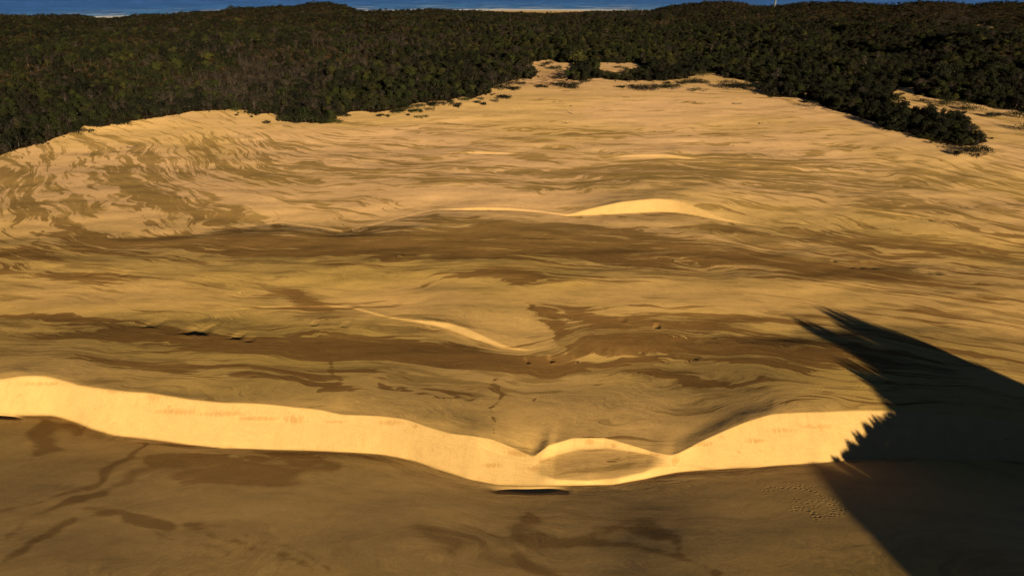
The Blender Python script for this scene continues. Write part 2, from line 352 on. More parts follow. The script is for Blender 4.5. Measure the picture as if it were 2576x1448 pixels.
gx, gy = X[np.ix_(ci, cj)]/100, Y[np.ix_(ci, cj)]/100
T = np.zeros(gx.shape)
for a in range(n): T += W[a]*tps((gx-pts[a, 0])**2+(gy-pts[a, 1])**2)
T += W[n]+W[n+1]*gx+W[n+2]*gy
tmp = np.empty((NT, len(cj)))
for k in range(len(cj)): tmp[:, k] = np.interp(np.arange(NT), ci, T[:, k])
TF = np.empty((NT, NR))
for k in range(NT): TF[k] = np.interp(np.arange(NR), cj, tmp[k])
TF = np.clip(TF, -500, 2500)
# where damp darker sand lies bare (display px: x, y, rx, ry, turn deg, amount)
blobs = [(300,500,330,150,12,.16),(1500,640,1600,75,4,.2),(1288,430,1300,70,1,.2),(900,880,1200,60,2,.2),(1800,900,700,60,0,.25),(2300,620,400,90,6,.2),(1500,760,300,60,10,.15),
 (1450,335,280,8,1,.45),(1150,362,200,6,2,.35),(1750,440,330,26,1,.55),(1350,432,260,12,3,.55),(1000,440,240,12,5,.5),(1500,405,160,8,0,.5),(1450,470,260,8,4,.5),(2050,415,300,12,3,.4),
 (700,365,160,10,8,.4),(640,430,130,22,12,.5),(560,395,50,30,45,.5),(470,340,60,14,35,.35),(2250,500,300,16,5,.4),(2400,455,200,14,5,.35),(860,500,120,14,6,.5),
 (380,400,60,18,55,.5),(300,450,70,22,45,.6),(420,505,140,22,22,.7),(560,540,130,22,12,.7),(640,590,110,14,4,.5),(100,530,90,28,40,.6),(150,570,90,26,25,.6),(60,470,60,20,50,.4),
 (60,650,110,22,0,.45),(250,620,230,20,-5,.75),(700,615,400,26,1,.8),(1000,620,360,30,0,.9),(1300,600,360,30,2,.75),(1550,640,330,26,9,.75),(1900,655,300,24,9,.8),(2200,690,300,20,9,.55),
 (2000,590,320,14,5,.5),(2350,620,260,26,6,.5),(820,655,240,14,3,.6),(230,695,150,22,0,.65),(470,700,120,12,-3,.3),(1270,692,110,26,-2,.95),(1240,640,200,12,0,.4),
 (730,740,80,18,20,.6),(790,775,70,26,30,.7),(700,775,120,8,4,.45),(150,800,160,10,3,.5),(330,850,330,26,4,.65),(760,872,420,28,3,.9),(1080,880,200,26,5,.85),(1200,915,160,22,4,.8),(620,935,300,16,4,.75),(330,915,160,8,10,.6),
 (820,965,90,10,18,.6),(1050,955,240,10,8,.55),(1130,985,90,6,12,.5),
 (1430,790,110,16,12,.9),(1420,840,60,20,45,.8),(1520,870,130,26,18,.9),(1700,860,230,26,8,.85),(1650,812,240,12,4,.6),(1880,805,220,14,-2,.75),(1850,900,240,22,8,.85),(2000,860,160,30,0,.6),(1480,925,170,14,-4,.8),
 (1700,935,160,16,6,.8),(1360,955,120,12,-12,.85),(1256,1000,14,34,0,.7),(1640,985,60,5,6,.4),(1950,1030,130,12,-18,.5),(1800,960,140,10,8,.6),(2300,840,200,14,5,.3),(2420,780,240,12,6,.4),(2200,900,300,50,0,.4),(2350,700,260,18,8,.5),
 (600,1190,230,34,2,.5),(720,1150,330,16,2,.45),(130,1100,45,40,20,.7),(200,1075,90,14,15,.6),(190,1185,160,8,0,.3),(60,1280,160,12,-18,.6),(250,1235,140,10,-28,.6),(170,1350,110,26,-12,.6),(40,1390,120,14,-5,.5),
 (330,1290,90,16,16,.55),(480,1320,150,18,14,.6),(700,1370,240,12,24,.6),(900,1410,180,8,22,.4),(250,1420,200,9,3,.5),(1330,1330,70,24,-18,.5),(1430,1352,140,14,8,.45),(1640,1345,60,20,42,.5),(1540,1330,70,14,0,.35),(1660,1400,160,8,18,.4),(1950,1420,160,14,-6,.5),(1370,1440,120,10,22,.4),
 (760,1110,160,10,2,.2),(1570,1162,38,10,-14,1.0),(1500,1133,60,5,0,.5)]
blobs = [b_ for b_ in blobs if b_[1] < 1260 or b_[1] == 0]
pale = [(300,520,110,30,30,.8),(420,575,260,16,2,.7),(700,530,120,18,12,.6),(1100,495,420,22,0,.7),(1250,415,200,8,0,.3),(1100,345,250,10,0,.3),(1250,740,330,26,0,.55),(560,790,140,20,0,.6),  # paler sand; the first patch paints in the sunlit slope of a ridge
 (600,700,200,18,0,.4),(1600,745,260,22,0,.5),(1850,700,200,14,8,.4),(2000,740,200,14,6,.4),(1650,490,280,14,0,.5),(1250,800,160,50,15,.7),(420,740,110,18,10,.6),(900,700,240,14,0,.4),(250,770,250,14,2,.5),
 (1400,1040,300,50,0,.6),(700,1000,500,12,3,.5),(1500,1000,220,20,0,.5),(200,440,70,30,40,.6),(1800,300,500,18,0,.4),(500,320,250,12,0,.3),(1288,260,700,40,0,.4),(2250,350,200,30,15,.4),(1320,300,400,10,0,.2)]
dark = np.full(Z.shape, -.12, np.float32)
m = (YP > -50) & (YP < 1600) & (XP > -400) & (XP < 2976) & (Y > 0)
xm, ym = XP[m]+fbm(X[m]/14, Y[m]/9, 2, 50)*26, YP[m]+fbm(X[m]/14, Y[m]/9, 2, 51)*9
acc = np.zeros(xm.shape)
for sg, L in ((1, blobs), (-1, pale)):
    for (cx, cy, rx, ry, an, am) in L:
        c, s = math.cos(math.radians(an)), math.sin(math.radians(an))
        k = np.where((np.abs(xm-cx) < rx*2.2+60) & (np.abs(ym-cy) < rx*2.2*abs(s)+ry*2.2+30))[0]
        u = ((xm[k]-cx)*c+(ym[k]-cy)*s)/rx; w = (-(xm[k]-cx)*s+(ym[k]-cy)*c)/ry
        acc[k] += sg*am*np.exp(-(u*u+w*w)**1.3*.8)
strokes = [([(0,1290),(120,1255),(240,1215),(320,1150),(360,1122)],6,.8),([(0,1345),(130,1290),(250,1240)],9,.7),([(0,1405),(100,1352),(185,1308)],9,.8),([(195,1262),(250,1280),(330,1308),(420,1322)],13,.8),
 ([(300,1300),(480,1325),(560,1350),(680,1385),(780,1430)],9,.8),([(470,1312),(560,1325),(700,1370),(830,1428)],7,.7),([(400,1345),(560,1380),(700,1415)],8,.6),
 ([(0,1432),(150,1415),(300,1402)],8,.6),([(95,1070),(112,1105),(80,1145)],22,.8),([(110,1060),(160,1075),(200,1095)],10,.6),([(380,1165),(500,1150),(700,1150),(830,1168)],11,.6),([(470,1215),(600,1195),(730,1215)],26,.55),
 ([(1290,1398),(1340,1430),(1410,1450)],7,.6),([(1345,1308),(1288,1338),(1330,1358),(1450,1358),(1600,1368),(1700,1402),(1790,1442)],9,.75),([(1340,1345),(1430,1350),(1480,1345)],14,.6),([(1500,1338),(1600,1326),(1650,1348)],11,.7),
 ([(1632,1325),(1680,1345),(1702,1378)],12,.8),([(1790,1445),(1900,1425),(2090,1400)],7,.6),([(850,1250),(1000,1300),(1150,1380)],16,.25),
 ([(1262,955),(1252,1000),(1256,1040),(1240,1095)],7,.6),([(1330,770),(1400,820),(1410,850),(1470,880)],12,.8),([(700,860),(820,905),(860,960),(800,975)],6,.5),([(940,965),(1050,985),(1130,1000),(1190,1005)],5,.9),
 ([(1480,935),(1600,920),(1700,945),(1780,960)],6,.6),([(1310,1010),(1400,985),(1500,960)],5,.6),([(1740,1140),(1800,1105),(1870,1075)],9,.5),([(1430,1160),(1500,1150),(1560,1168)],4,.6),
 ([(340,370),(345,420),(400,460),(470,500),(580,545),(700,570)],8,.8),([(310,380),(320,440),(380,490),(470,535),(600,580)],7,.7),([(220,400),(240,460),(300,520),(370,555),(480,590)],8,.7),([(520,380),(545,420),(620,440),(720,452)],8,.7),
 ([(75,420),(60,480),(95,530),(150,560)],9,.6),([(20,470),(40,540),(90,580),(100,620)],9,.6),([(150,470),(200,560),(260,600)],6,.5),([(240,335),(300,345),(290,375),(330,385)],6,.5),([(440,320),(450,350),(500,375)],6,.5)]
for pl, wd, am in strokes:
    k = np.where((xm > min(p[0] for p in pl)-60) & (xm < max(p[0] for p in pl)+60) & (ym > min(p[1] for p in pl)-50) & (ym < max(p[1] for p in pl)+50))[0]
    d = np.full(len(k), 1e9)
    for (x0, y0), (x1, y1) in zip(pl[:-1], pl[1:]):
        L2 = (x1-x0)**2+(y1-y0)**2; t = np.clip(((xm[k]-x0)*(x1-x0)+(ym[k]-y0)*(y1-y0))/L2, 0, 1)
        d = np.minimum(d, np.hypot(xm[k]-x0-t*(x1-x0), ym[k]-y0-t*(y1-y0)))
    fgk = pl[0][1] > 1060
    acc[k] += (am*1.0 if fgk else am)*np.exp(-(d/(wd*(1.35 if fgk else 1)))**2)*np.clip(1+(.3 if fgk else .8)*fbm(xm[k]/40, ym[k]/12, 2, 90), .2, 1.5)
dark[m] += np.clip(acc, -1, 1.25)*.40
slipm = np.zeros(Z.shape, np.float32)
for (ra, rz, zz, zb) in ((rb1, rc1, zc1, zb1), (rb2, rc2, zc2, zb2), (rb3, rc3, zc3, zb3), (rb5, rc5, zc5, zb5), (rb4, rc4, zc4, zb4)):
    k_ = sstep(.1, .8, (zz-zb))[:, None]
    slipm = np.maximum(slipm, sstep(-.6, .8, RR-ra[:, None])*(1-sstep(-.25, .15, RR-rz[:, None]))*k_)
hol = sstep(-1.2, 1.4, RR-rim_r[:, None])*(1-sstep(-1.2, .8, RR-bas_r[:, None]))*w_l[:, None]
slipm = (slipm*(1-hol)).astype(np.float32)
# ------------------------------------------------------------------ materials
def new_mat(name):
    mt = bpy.data.materials.new(name); mt.use_nodes = True
    nt = mt.node_tree; return mt, nt, nt.nodes['Principled BSDF']
class NB:
    def __init__(s, nt): s.nt = nt
    def n(s, t, **kw):
        nd = s.nt.nodes.new(t)
        for k, v in kw.items(): setattr(nd, k, v)
        return nd
    def l(s, a, b): s.nt.links.new(a, b)
    def val(s, sock, v):
        if hasattr(v, 'is_linked') or isinstance(v, bpy.types.NodeSocket): s.l(v, sock)
        else: sock.default_value = v
    def math(s, op, a, b=0.0, c=None, clamp=False):
        nd = s.n('ShaderNodeMath', operation=op, use_clamp=clamp); s.val(nd.inputs[0], a); s.val(nd.inputs[1], b)
        if c is not None: s.val(nd.inputs[2], c)
        return nd.outputs[0]
    def mix(s, f, a, b):
        nd = s.n('ShaderNodeMix', data_type='RGBA'); s.val(nd.inputs[0], f)
        for sock, v in ((nd.inputs[6], a), (nd.inputs[7], b)):
            if isinstance(v, tuple): sock.default_value = (*v, 1)
            else: s.l(v, sock)
        return nd.outputs[2]
    def noise(s, vec, scale=1, detail=4, rough=.5, dist=0):
        nd = s.n('ShaderNodeTexNoise'); s.l(vec, nd.inputs['Vector']); nd.inputs['Scale'].default_value = scale
        nd.inputs['Detail'].default_value = detail; nd.inputs['Roughness'].default_value = rough; nd.inputs['Distortion'].default_value = dist
        return nd.outputs['Fac']
    def mr(s, v, a, b, c=0, d=1, smooth=True):
        nd = s.n('ShaderNodeMapRange', interpolation_type='SMOOTHSTEP' if smooth else 'LINEAR'); s.val(nd.inputs[0], v)
        for i, k in enumerate((a, b, c, d)): nd.inputs[i+1].default_value = k
        return nd.outputs[0]
    def attr(s, name, typ='GEOMETRY'):
        return s.n('ShaderNodeAttribute', attribute_name=name, attribute_type=typ)
def comb(B, x, y, z):
    c = B.n('ShaderNodeCombineXYZ')
    for i, v in enumerate((x, y, z)): B.val(c.inputs[i], v)
    return c.outputs[0]
sand, nt, bs = new_mat('sand')
B = NB(nt)
pos = B.n('ShaderNodeNewGeometry').outputs['Position']
sx = B.n('ShaderNodeSeparateXYZ'); B.l(pos, sx.inputs[0]); px_, py_ = sx.outputs[0], sx.outputs[1]
fl = B.attr('layer').outputs['Fac']; dk = B.attr('damp').outputs['Fac']; vg = B.attr('litter').outputs['Fac']; sl = B.attr('slipface').outputs['Fac']
def fv(ax, at_):
    return comb(B, B.math('MULTIPLY', px_, ax), B.math('MULTIPLY', py_, ax), B.math('MULTIPLY', fl, at_))
warp = B.noise(fv(.03, .05), 1, 3, .5, 0)
warp2 = B.noise(fv(.017, .022), 1, 2, .5, 0)
swl = B.attr('swirl').outputs['Fac']
wsum = B.math('ADD', B.math('MULTIPLY', B.math('SUBTRACT', warp, .5), 17), B.math('MULTIPLY', B.math('SUBTRACT', warp2, .5), 30))
flw = B.math('MULTIPLY_ADD', wsum, B.math('MULTIPLY_ADD', swl, -.45, 1.0), fl)
def fvw(ax, at_, off=0.0):
    return comb(B, B.math('MULTIPLY_ADD', px_, ax, off), B.math('MULTIPLY', py_, ax), B.math('MULTIPLY', flw, at_))
soft = B.attr('smooth_sand').outputs['Fac']
n1 = B.noise(fvw(.012, .115), 1, 5, .58, .35)
n2 = B.noise(fvw(.028, .40, 31.), 1, 4, .6, .2)
n3 = B.noise(fvw(.07, 1.1, 77.), 1, 3, .55, .1)
n1f = B.noise(fvw(.014, .10, 60.), 1, 4, .55, .3)
w1_ = B.math('MULTIPLY_ADD', swl, -.55, 1.05); w2_ = B.math('MULTIPLY_ADD', swl, 1.0, .85)
f = B.math('ADD', B.math('MULTIPLY_ADD', B.math('SUBTRACT', n1, .5), w1_, .5), B.math('MULTIPLY', B.math('SUBTRACT', n2, .5), w2_))
f = B.math('ADD', f, B.math('MULTIPLY', B.math('SUBTRACT', n3, .5), B.math('MULTIPLY_ADD', swl, .5, .30)))
ff = B.math('ADD', B.math('MULTIPLY_ADD', n1f, .85, .5-.425), B.math('MULTIPLY_ADD', n2, .22, -.11))
mf = B.n('ShaderNodeMix', data_type='FLOAT'); B.l(soft, mf.inputs[0]); B.l(f, mf.inputs[2]); B.l(ff, mf.inputs[3]); f = mf.outputs[0]
f = B.math('ADD', f, B.math('MULTIPLY', dk, .62))
brown = B.math('ADD', B.math('MULTIPLY', B.mr(f, .575, .605), B.math('SUBTRACT', 1.0, soft)), B.math('MULTIPLY', B.mr(f, .47, .63), B.math('MULTIPLY', soft, .74)))
f2 = B.math('ADD', B.math('ADD', B.math('MULTIPLY_ADD', n3, .5, .25), B.math('MULTIPLY_ADD', n2, .9, -.45)), B.math('MULTIPLY_ADD', B.noise(fvw(.035, .16, 11.), 1, 5, .6, .6), 1.2, -.6))
f2 = B.math('ADD', f2, B.math('MULTIPLY', dk, .50))
olive = B.math('MULTIPLY', B.mr(f2, .46, .62), B.math('SUBTRACT', 1.0, B.math('MULTIPLY', soft, .75)))
huge = B.mr(B.noise(fv(.007, .012), 1, 3), .38, .62)
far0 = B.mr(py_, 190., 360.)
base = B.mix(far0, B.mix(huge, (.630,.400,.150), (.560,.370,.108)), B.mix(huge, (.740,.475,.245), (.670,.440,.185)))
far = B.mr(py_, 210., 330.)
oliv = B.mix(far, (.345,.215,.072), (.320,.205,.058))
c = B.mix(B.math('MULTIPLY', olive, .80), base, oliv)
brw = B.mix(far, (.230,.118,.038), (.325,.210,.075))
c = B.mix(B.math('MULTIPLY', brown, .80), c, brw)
# thin fresh lines of dry sand inside the damp layers
thin = B.mr(B.noise(fvw(.05, 1.6, 5.), 1, 3, .5, .4), .60, .66)
c = B.mix(B.math('MULTIPLY', B.math('MULTIPLY', thin, .22), B.math('SUBTRACT', 1.0, soft)), c, base)
slc = B.mix(B.mr(B.noise(comb(B, B.math('MULTIPLY', px_, .9), B.math('MULTIPLY', py_, .12), 0.), 1, 3, .6), .55, .75), (.575,.380,.150), (.54,.345,.13))
slu = B.attr('slump').outputs['Fac']
stk = B.math('MULTIPLY', B.mr(B.math('MULTIPLY_ADD', slu, .22, B.noise(comb(B, B.math('MULTIPLY', px_, 1.9), B.math('MULTIPLY', py_, .35), 8.), 1, 4, .65)), .60, .66), slu)
stk0 = B.math('MULTIPLY', B.mr(B.noise(comb(B, B.math('MULTIPLY', px_, 1.6), B.math('MULTIPLY', py_, .16), 3.), 1, 3, .6), .60, .68), B.mr(B.noise(comb(B, B.math('MULTIPLY', px_, .06), B.math('MULTIPLY', py_, .25), 9.), 1, 3, .6), .52, .60))
slc = B.mix(B.math('MULTIPLY', stk, .5), slc, (.38,.20,.06)); slc = B.mix(B.math('MULTIPLY', stk0, .3), slc, (.47,.26,.09))
blot = B.mr(B.noise(comb(B, B.math('MULTIPLY', px_, .35), B.math('MULTIPLY', py_, .5), 5.), 1, 4, .6), .665, .68)
slc = B.mix(B.math('MULTIPLY', blot, .6), slc, (.47,.26,.09))
c = B.mix(sl, c, slc)
# purple-brown leaf litter in the blowout, and the litter under the trees
lit = B.attr('debris').outputs['Fac']
c = B.mix(B.math('MULTIPLY', lit, B.mr(B.noise(pos, .18, 5, .6), .38, .62)), c, (.17,.085,.06))
c = B.mix(vg, c, B.mix(B.mr(B.noise(pos, .3, 4, .6), .4, .6), (.015,.011,.006), (.035,.025,.014)))
gr = B.n('ShaderNodeHueSaturation'); B.l(c, gr.inputs['Color'])
g1 = B.noise(pos, 3.0, 3, .7); g2 = B.noise(pos, .35, 3, .6)
B.l(B.math('ADD', B.math('MULTIPLY_ADD', g1, .42, .66), B.math('MULTIPLY', g2, .26)), gr.inputs['Value'])
B.l(gr.outputs[0], bs.inputs['Base Color'])
bs.inputs['Roughness'].default_value = 1.0; bs.inputs['Specular IOR Level'].default_value = 0.0
bp = B.n('ShaderNodeBump'); bp.inputs['Strength'].default_value = 1.0; bp.inputs['Distance'].default_value = 1.0
hh = B.math('ADD', B.math('MULTIPLY', B.noise(fvw(.12, .5), 1, 4, .6), .07), B.math('MULTIPLY', brown, -.012))
hh = B.math('ADD', hh, B.math('MULTIPLY', B.noise(pos, 1.3, 3, .6), .020))
hh = B.math('MULTIPLY', hh, B.math('SUBTRACT', 1.0, B.math('MULTIPLY', soft, .6)))
B.l(hh, bp.inputs['Height']); B.l(bp.outputs[0], bs.inputs['Normal'])
# ------------------------------------------------------------------ terrain mesh
def grid_mesh(name, X, Y, Z, wrap_close=False):
    nt_, nr_ = X.shape
    me = bpy.data.meshes.new(name)
    co = np.stack([X, Y, Z], -1).reshape(-1, 3).astype(np.float32)
    i, j = np.meshgrid(np.arange(nt_-1), np.arange(nr_-1), indexing='ij')
    a = i*nr_+j; q = np.stack([a, a+1, a+nr_+1, a+nr_], -1).reshape(-1, 4).astype(np.int32)
    me.vertices.add(len(co)); me.vertices.foreach_set('co', co.ravel())
    me.loops.add(q.size); me.loops.foreach_set('vertex_index', q.ravel())
    me.polygons.add(len(q)); me.polygons.foreach_set('loop_start', np.arange(0, q.size, 4, dtype=np.int32))
    me.update(calc_edges=True)
    me.polygons.foreach_set('use_smooth', np.ones(len(q), bool))
    return me
def fattr(me, name, a):
    at_ = me.attributes.new(name, 'FLOAT', 'POINT'); at_.data.foreach_set('value', np.ascontiguousarray(a, dtype=np.float32).ravel())
def struct(name, me, mat, kind='structure'):
    o = bpy.data.objects.new(name, me); COL.objects.link(o); me.materials.append(mat); o['kind'] = kind; return o
me = grid_mesh('sand_dunes', X, Y, Z)
fattr(me, 'layer', TF); fattr(me, 'damp', dark); fattr(me, 'litter', veg); fattr(me, 'slipface', slipm)
slumps = [(385,1000,22,14),(440,1035,70,9),(560,1040,80,8),(740,1055,38,14),(650,1052,70,7),(985,1062,34,9),(1045,1072,10,6),(110,965,70,6),(1300,1140,34,12),(1345,1178,22,9),(1380,1158,34,9),
          (1485,1110,18,10),(1545,1120,11,7),(1640,1143,34,6),(1700,1158,12,16),(1765,1115,40,9),(1965,1082,40,8),(1900,1108,36,7),(2060,1072,50,8),(1240,1170,30,8),(290,985,40,5),(840,1060,40,5)]
slp = np.zeros(Z.shape)
for cx, cy, rx, ry in slumps: slp = np.maximum(slp, np.exp(-(((XP-cx)/rx)**2+((YP-cy)/ry)**2)**1.5))
fattr(me, 'slump', np.where(Y > 60, slp, 0))
fattr(me, 'swirl', np.where(Y > 100, np.exp(-(((XP-250)/380)**2+((YP-480)/190)**2)**1.5), 0))
fattr(me, 'smooth_sand', 1-sstep(-8, 1, RR-rb1[:, None]))
deb = np.exp(-(((XP-1400)/45)**2+((YP-195)/17)**2)**1.2)+.8*np.exp(-(((XP-1370)/90)**2+((YP-212)/6)**2))+.25*np.exp(-(((XP-2080)/110)**2+((YP-372)/12)**2))*0
fattr(me, 'debris', np.where(Y > 100, deb, 0))
dunes = struct('sand_dunes', me, sand)
# ------------------------------------------------------------------ sea
seam, nt, bs = new_mat('sea_water'); B = NB(nt)
pos = B.n('ShaderNodeNewGeometry').outputs['Position']
sx = B.n('ShaderNodeSeparateXYZ'); B.l(pos, sx.inputs[0])
st = comb(B, B.math('MULTIPLY', sx.outputs[0], .010), B.math('MULTIPLY', sx.outputs[1], .014), 0.)
st2 = comb(B, B.math('MULTIPLY', sx.outputs[0], .05), B.math('MULTIPLY', sx.outputs[1], .06), 0.)
w1 = B.noise(st, 1, 5, .65); w2 = B.noise(st2, 1, 5, .7)
nearc = B.mr(B.attr('shore').outputs['Fac'], 0., 500., 1., 0.)
c = B.mix(nearc, (.065,.21,.68), (.07,.30,.68))
c = B.mix(B.mr(B.math('ADD', B.math('MULTIPLY', w1, .5), B.math('MULTIPLY', w2, .5)), .40, .62), (.036,.13,.42), c)
ds = B.attr('shore').outputs['Fac']
foamv = comb(B, B.math('MULTIPLY', sx.outputs[0], .012), B.math('MULTIPLY', ds, .085), 4.)
fm = B.math('MULTIPLY', B.mr(B.noise(foamv, 1, 5, .6, .4), .57, .61), B.mr(ds, 90., 330., 1., 0.))
fm = B.math('MAXIMUM', fm, B.math('MULTIPLY', B.mr(B.math('ADD', ds, B.math('MULTIPLY', w2, 40)), 60., 85., 1., 0.), .9))
c = B.mix(fm, c, (.78,.78,.76))
B.l(c, bs.inputs['Base Color']); bs.inputs['Roughness'].default_value = .45; bs.inputs['Specular IOR Level'].default_value = .12
bp = B.n('ShaderNodeBump'); bp.inputs['Distance'].default_value = 3.0; bp.inputs['Strength'].default_value = .9
B.l(w2, bp.inputs['Height']); B.l(bp.outputs[0], bs.inputs['Normal'])
tt = np.radians(np.linspace(-75, 75, 301)); rr_ = np.concatenate([np.linspace(1560, 2600, 60), np.exp(np.linspace(math.log(2650), math.log(60000), 60))])
sX = rr_[None]*np.sin(tt)[:, None]; sY = rr_[None]*np.cos(tt)[:, None]
me = grid_mesh('sea', sX, sY, np.full(sX.shape, SEA))
fattr(me, 'shore', np.broadcast_to(rr_[None]-1745, sX.shape)); struct('sea', me, seam)
# ------------------------------------------------------------------ foliage
def leaf_mat(name, c1, c2):
    mt, nt, bs = new_mat(name); B = NB(nt)
    oi = B.n('ShaderNodeObjectInfo').outputs['Random']; pos = B.n('ShaderNodeNewGeometry').outputs['Position']
    c = B.mix(oi, c1, c2)
    hv = B.n('ShaderNodeHueSaturation'); B.l(c, hv.inputs['Color'])
    r2 = B.math('FRACT', B.math('MULTIPLY', oi, 37.7))
    v = B.math('MULTIPLY', B.math('MULTIPLY_ADD', B.math('MULTIPLY', r2, r2), 1.0, .55), B.math('MULTIPLY_ADD', B.noise(pos, .6, 3, .6), 1.5, .25))
    B.l(v, hv.inputs['Value']); B.l(hv.outputs[0], bs.inputs['Base Color'])
    bs.inputs['Roughness'].default_value = .8; bs.inputs['Specular IOR Level'].default_value = .15
    return mt
LM = {'dark': leaf_mat('leaves_dark_green', (.0045,.0062,.0021), (.0095,.0115,.0034)),
      'green': leaf_mat('leaves_green', (.0085,.0125,.003), (.020,.0235,.0045)),
      'olive': leaf_mat('leaves_olive', (.030,.030,.006), (.020,.019,.005)),
      'grey': leaf_mat('leaves_grey_brown', (.034,.026,.019), (.017,.014,.011)),
      'brown': leaf_mat('leaves_brown', (.015,.012,.006), (.010,.009,.005))}
bark, nt, bs = new_mat('bark'); B = NB(nt)
pos = B.n('ShaderNodeNewGeometry').outputs['Position']
B.l(B.mix(B.noise(pos, 2.5, 4), (.018,.013,.009), (.05,.038,.027)), bs.inputs['Base Color']); bs.inputs['Roughness'].default_value = .95
drift, nt, bs = new_mat('bleached_wood'); B = NB(nt)
pos = B.n('ShaderNodeNewGeometry').outputs['Position']
B.l(B.mix(B.noise(pos, 1.5, 4), (.05,.038,.025), (.13,.09,.055)), bs.inputs['Base Color']); bs.inputs['Roughness'].default_value = .95

class MB:
    def __init__(s): s.v = []; s.f = []
    def tube(s, pts, rad, n=6):
        pts = [np.array(p, float) for p in pts]; base = len(s.v)
        for i, p in enumerate(pts):
            d = pts[min(i+1, len(pts)-1)]-pts[max(i-1, 0)]; d = d/(np.linalg.norm(d)+1e-9)
            a = np.cross(d, [0, 0, 1] if abs(d[2]) < .9 else [1, 0, 0]); a /= np.linalg.norm(a); b = np.cross(d, a)
            for k in range(n):
                t = 2*math.pi*k/n; s.v.append(tuple(p+rad[i]*(math.cos(t)*a+math.sin(t)*b)))
        for i in range(len(pts)-1):
            for k in range(n):
                s.f.append((base+i*n+k, base+i*n+(k+1) % n, base+(i+1)*n+(k+1) % n, base+(i+1)*n+k))
        s.f.append(tuple(base+(len(pts)-1)*n+k for k in range(n))); s.f.append(tuple(base+k for k in reversed(range(n))))
    def leaf(s, p, nrm, size, r):
        nrm = np.array(nrm, float)+r.normal(0, .45, 3); nrm /= np.linalg.norm(nrm)+1e-9
        a = np.cross(nrm, r.normal(0, 1, 3)); a /= np.linalg.norm(a)+1e-9; b = np.cross(nrm, a)
        i = len(s.v); p = np.array(p)
        for (u, w) in ((-1, -.55), (.2, -.7), (1, .1), (.1, .65)):
            s.v.append(tuple(p+size*.5*(u*a+w*b)+nrm*r.normal(0, .08)*size))
        s.f.append((i, i+1, i+2, i+3))
    def mesh(s, name, mats):
        me = bpy.data.meshes.new(name); me.from_pydata([tuple(map(float, v)) for v in s.v], [], s.f)
        for m_ in mats: me.materials.append(m_)
        return me
def crown_mb(seed, R0=3.0, hgt=6.0, nl=9, per=48, size=.55, spread=.6, flat=.75, low=.25):
    r = np.random.default_rng(seed); mb = MB(); lobes = []
    for i in range(nl):
        a = r.uniform(0, 2*math.pi); d = R0*spread*math.sqrt(r.uniform(0, 1)); z = hgt*r.uniform(low+.12, .82)*(1-.25*d/R0)
        lobes.append((d*math.cos(a), d*math.sin(a), z, R0*r.uniform(.32, .6)))
    lobes.append((0, 0, hgt*.68, R0*.6))
    for (x, y, z, rr) in lobes:
        for k in range(per):
            n_ = r.normal(0, 1, 3); n_ /= np.linalg.norm(n_)
            if n_[2] < -.35: n_[2] *= -1
            q = rr*r.uniform(.72, 1.08)
            mb.leaf((x+n_[0]*q, y+n_[1]*q, z+n_[2]*q*flat), n_+np.array([0, 0, .3]), size*r.uniform(.6, 1.35), r)
    return mb, lobes
def trunk_mb(seed, lobes, hgt, thick=.16):
    r = np.random.default_rng(seed+99); mb = MB()
    j = (r.normal(0, .25), r.normal(0, .25), hgt*.38)
    mb.tube([(0, 0, -.4), (j[0]*.5, j[1]*.5, hgt*.2), j], [thick*1.3, thick, thick*.85], 6)
    for (x, y, z, rr) in lobes:
        mb.tube([j, ((j[0]+x)/2+r.normal(0, .15), (j[1]+y)/2+r.normal(0, .15), (j[2]+z)/2), (x, y, z), (x+r.normal(0, .3), y+r.normal(0, .3), z+rr*.8)], [thick*.6, thick*.42, thick*.25, thick*.08], 4)
    return mb
SHAPES = [dict(R0=3.0, hgt=6.0, nl=10, low=.08), dict(R0=3.4, hgt=5.0, nl=11, flat=.6, low=.05), dict(R0=2.5, hgt=6.8, nl=10, low=.1), dict(R0=3.8, hgt=6.1, nl=13, spread=.75, low=.08), dict(R0=2.8, hgt=4.2, nl=9, low=0)]
crown_meshes = {}; trunk_meshes = []
for si_, sh in enumerate(SHAPES):
    mb, lobes = crown_mb(100+si_, **sh); tb = trunk_mb(100+si_, lobes, sh['hgt'])
    trunk_meshes.append(tb.mesh('trunk', [bark]))
    mg, lobes2 = crown_mb(200+si_, per=20, size=.5, **sh); tg = trunk_mb(200+si_, lobes2, sh['hgt'], .2)
    for kname, mt in LM.items():
        src = mg if kname == 'grey' else mb
        crown_meshes[(si_, kname)] = src.mesh('crown', [mt])
    SHAPES[si_]['grey_trunk'] = tg.mesh('trunk', [bark])
KINDS = ['dark', 'green', 'olive', 'grey', 'brown']
protos = bpy.data.collections.new('woodland_tree_kinds')
def merged(cm, tm, name):
    a = np.empty(len(cm.vertices)*3); cm.vertices.foreach_get('co', a); b = np.empty(len(tm.vertices)*3); tm.vertices.foreach_get('co', b)
    nv = len(cm.vertices); v = np.concatenate([a.reshape(-1, 3), b.reshape(-1, 3)])
    f = [tuple(p.vertices) for p in cm.polygons]+[tuple(i+nv for i in p.vertices) for p in tm.polygons]
    me = bpy.data.meshes.new(name); me.from_pydata(v.tolist(), [], f)
    me.materials.append(cm.materials[0]); me.materials.append(bark)
    mi = np.zeros(len(f), np.int32); mi[len(cm.polygons):] = 1; me.polygons.foreach_set('material_index', mi); return me
pk = 0; PIDX = {}
for ki, kname in enumerate(KINDS):
    for si_ in range(len(SHAPES)):
        tm = SHAPES[si_]['grey_trunk'] if kname == 'grey' else trunk_meshes[si_]
        o = bpy.data.objects.new('woodland_tree_%02d' % pk, merged(crown_meshes[(si_, kname)], tm, 'woodland_tree')); protos.objects.link(o); PIDX[(ki, si_)] = pk; pk += 1
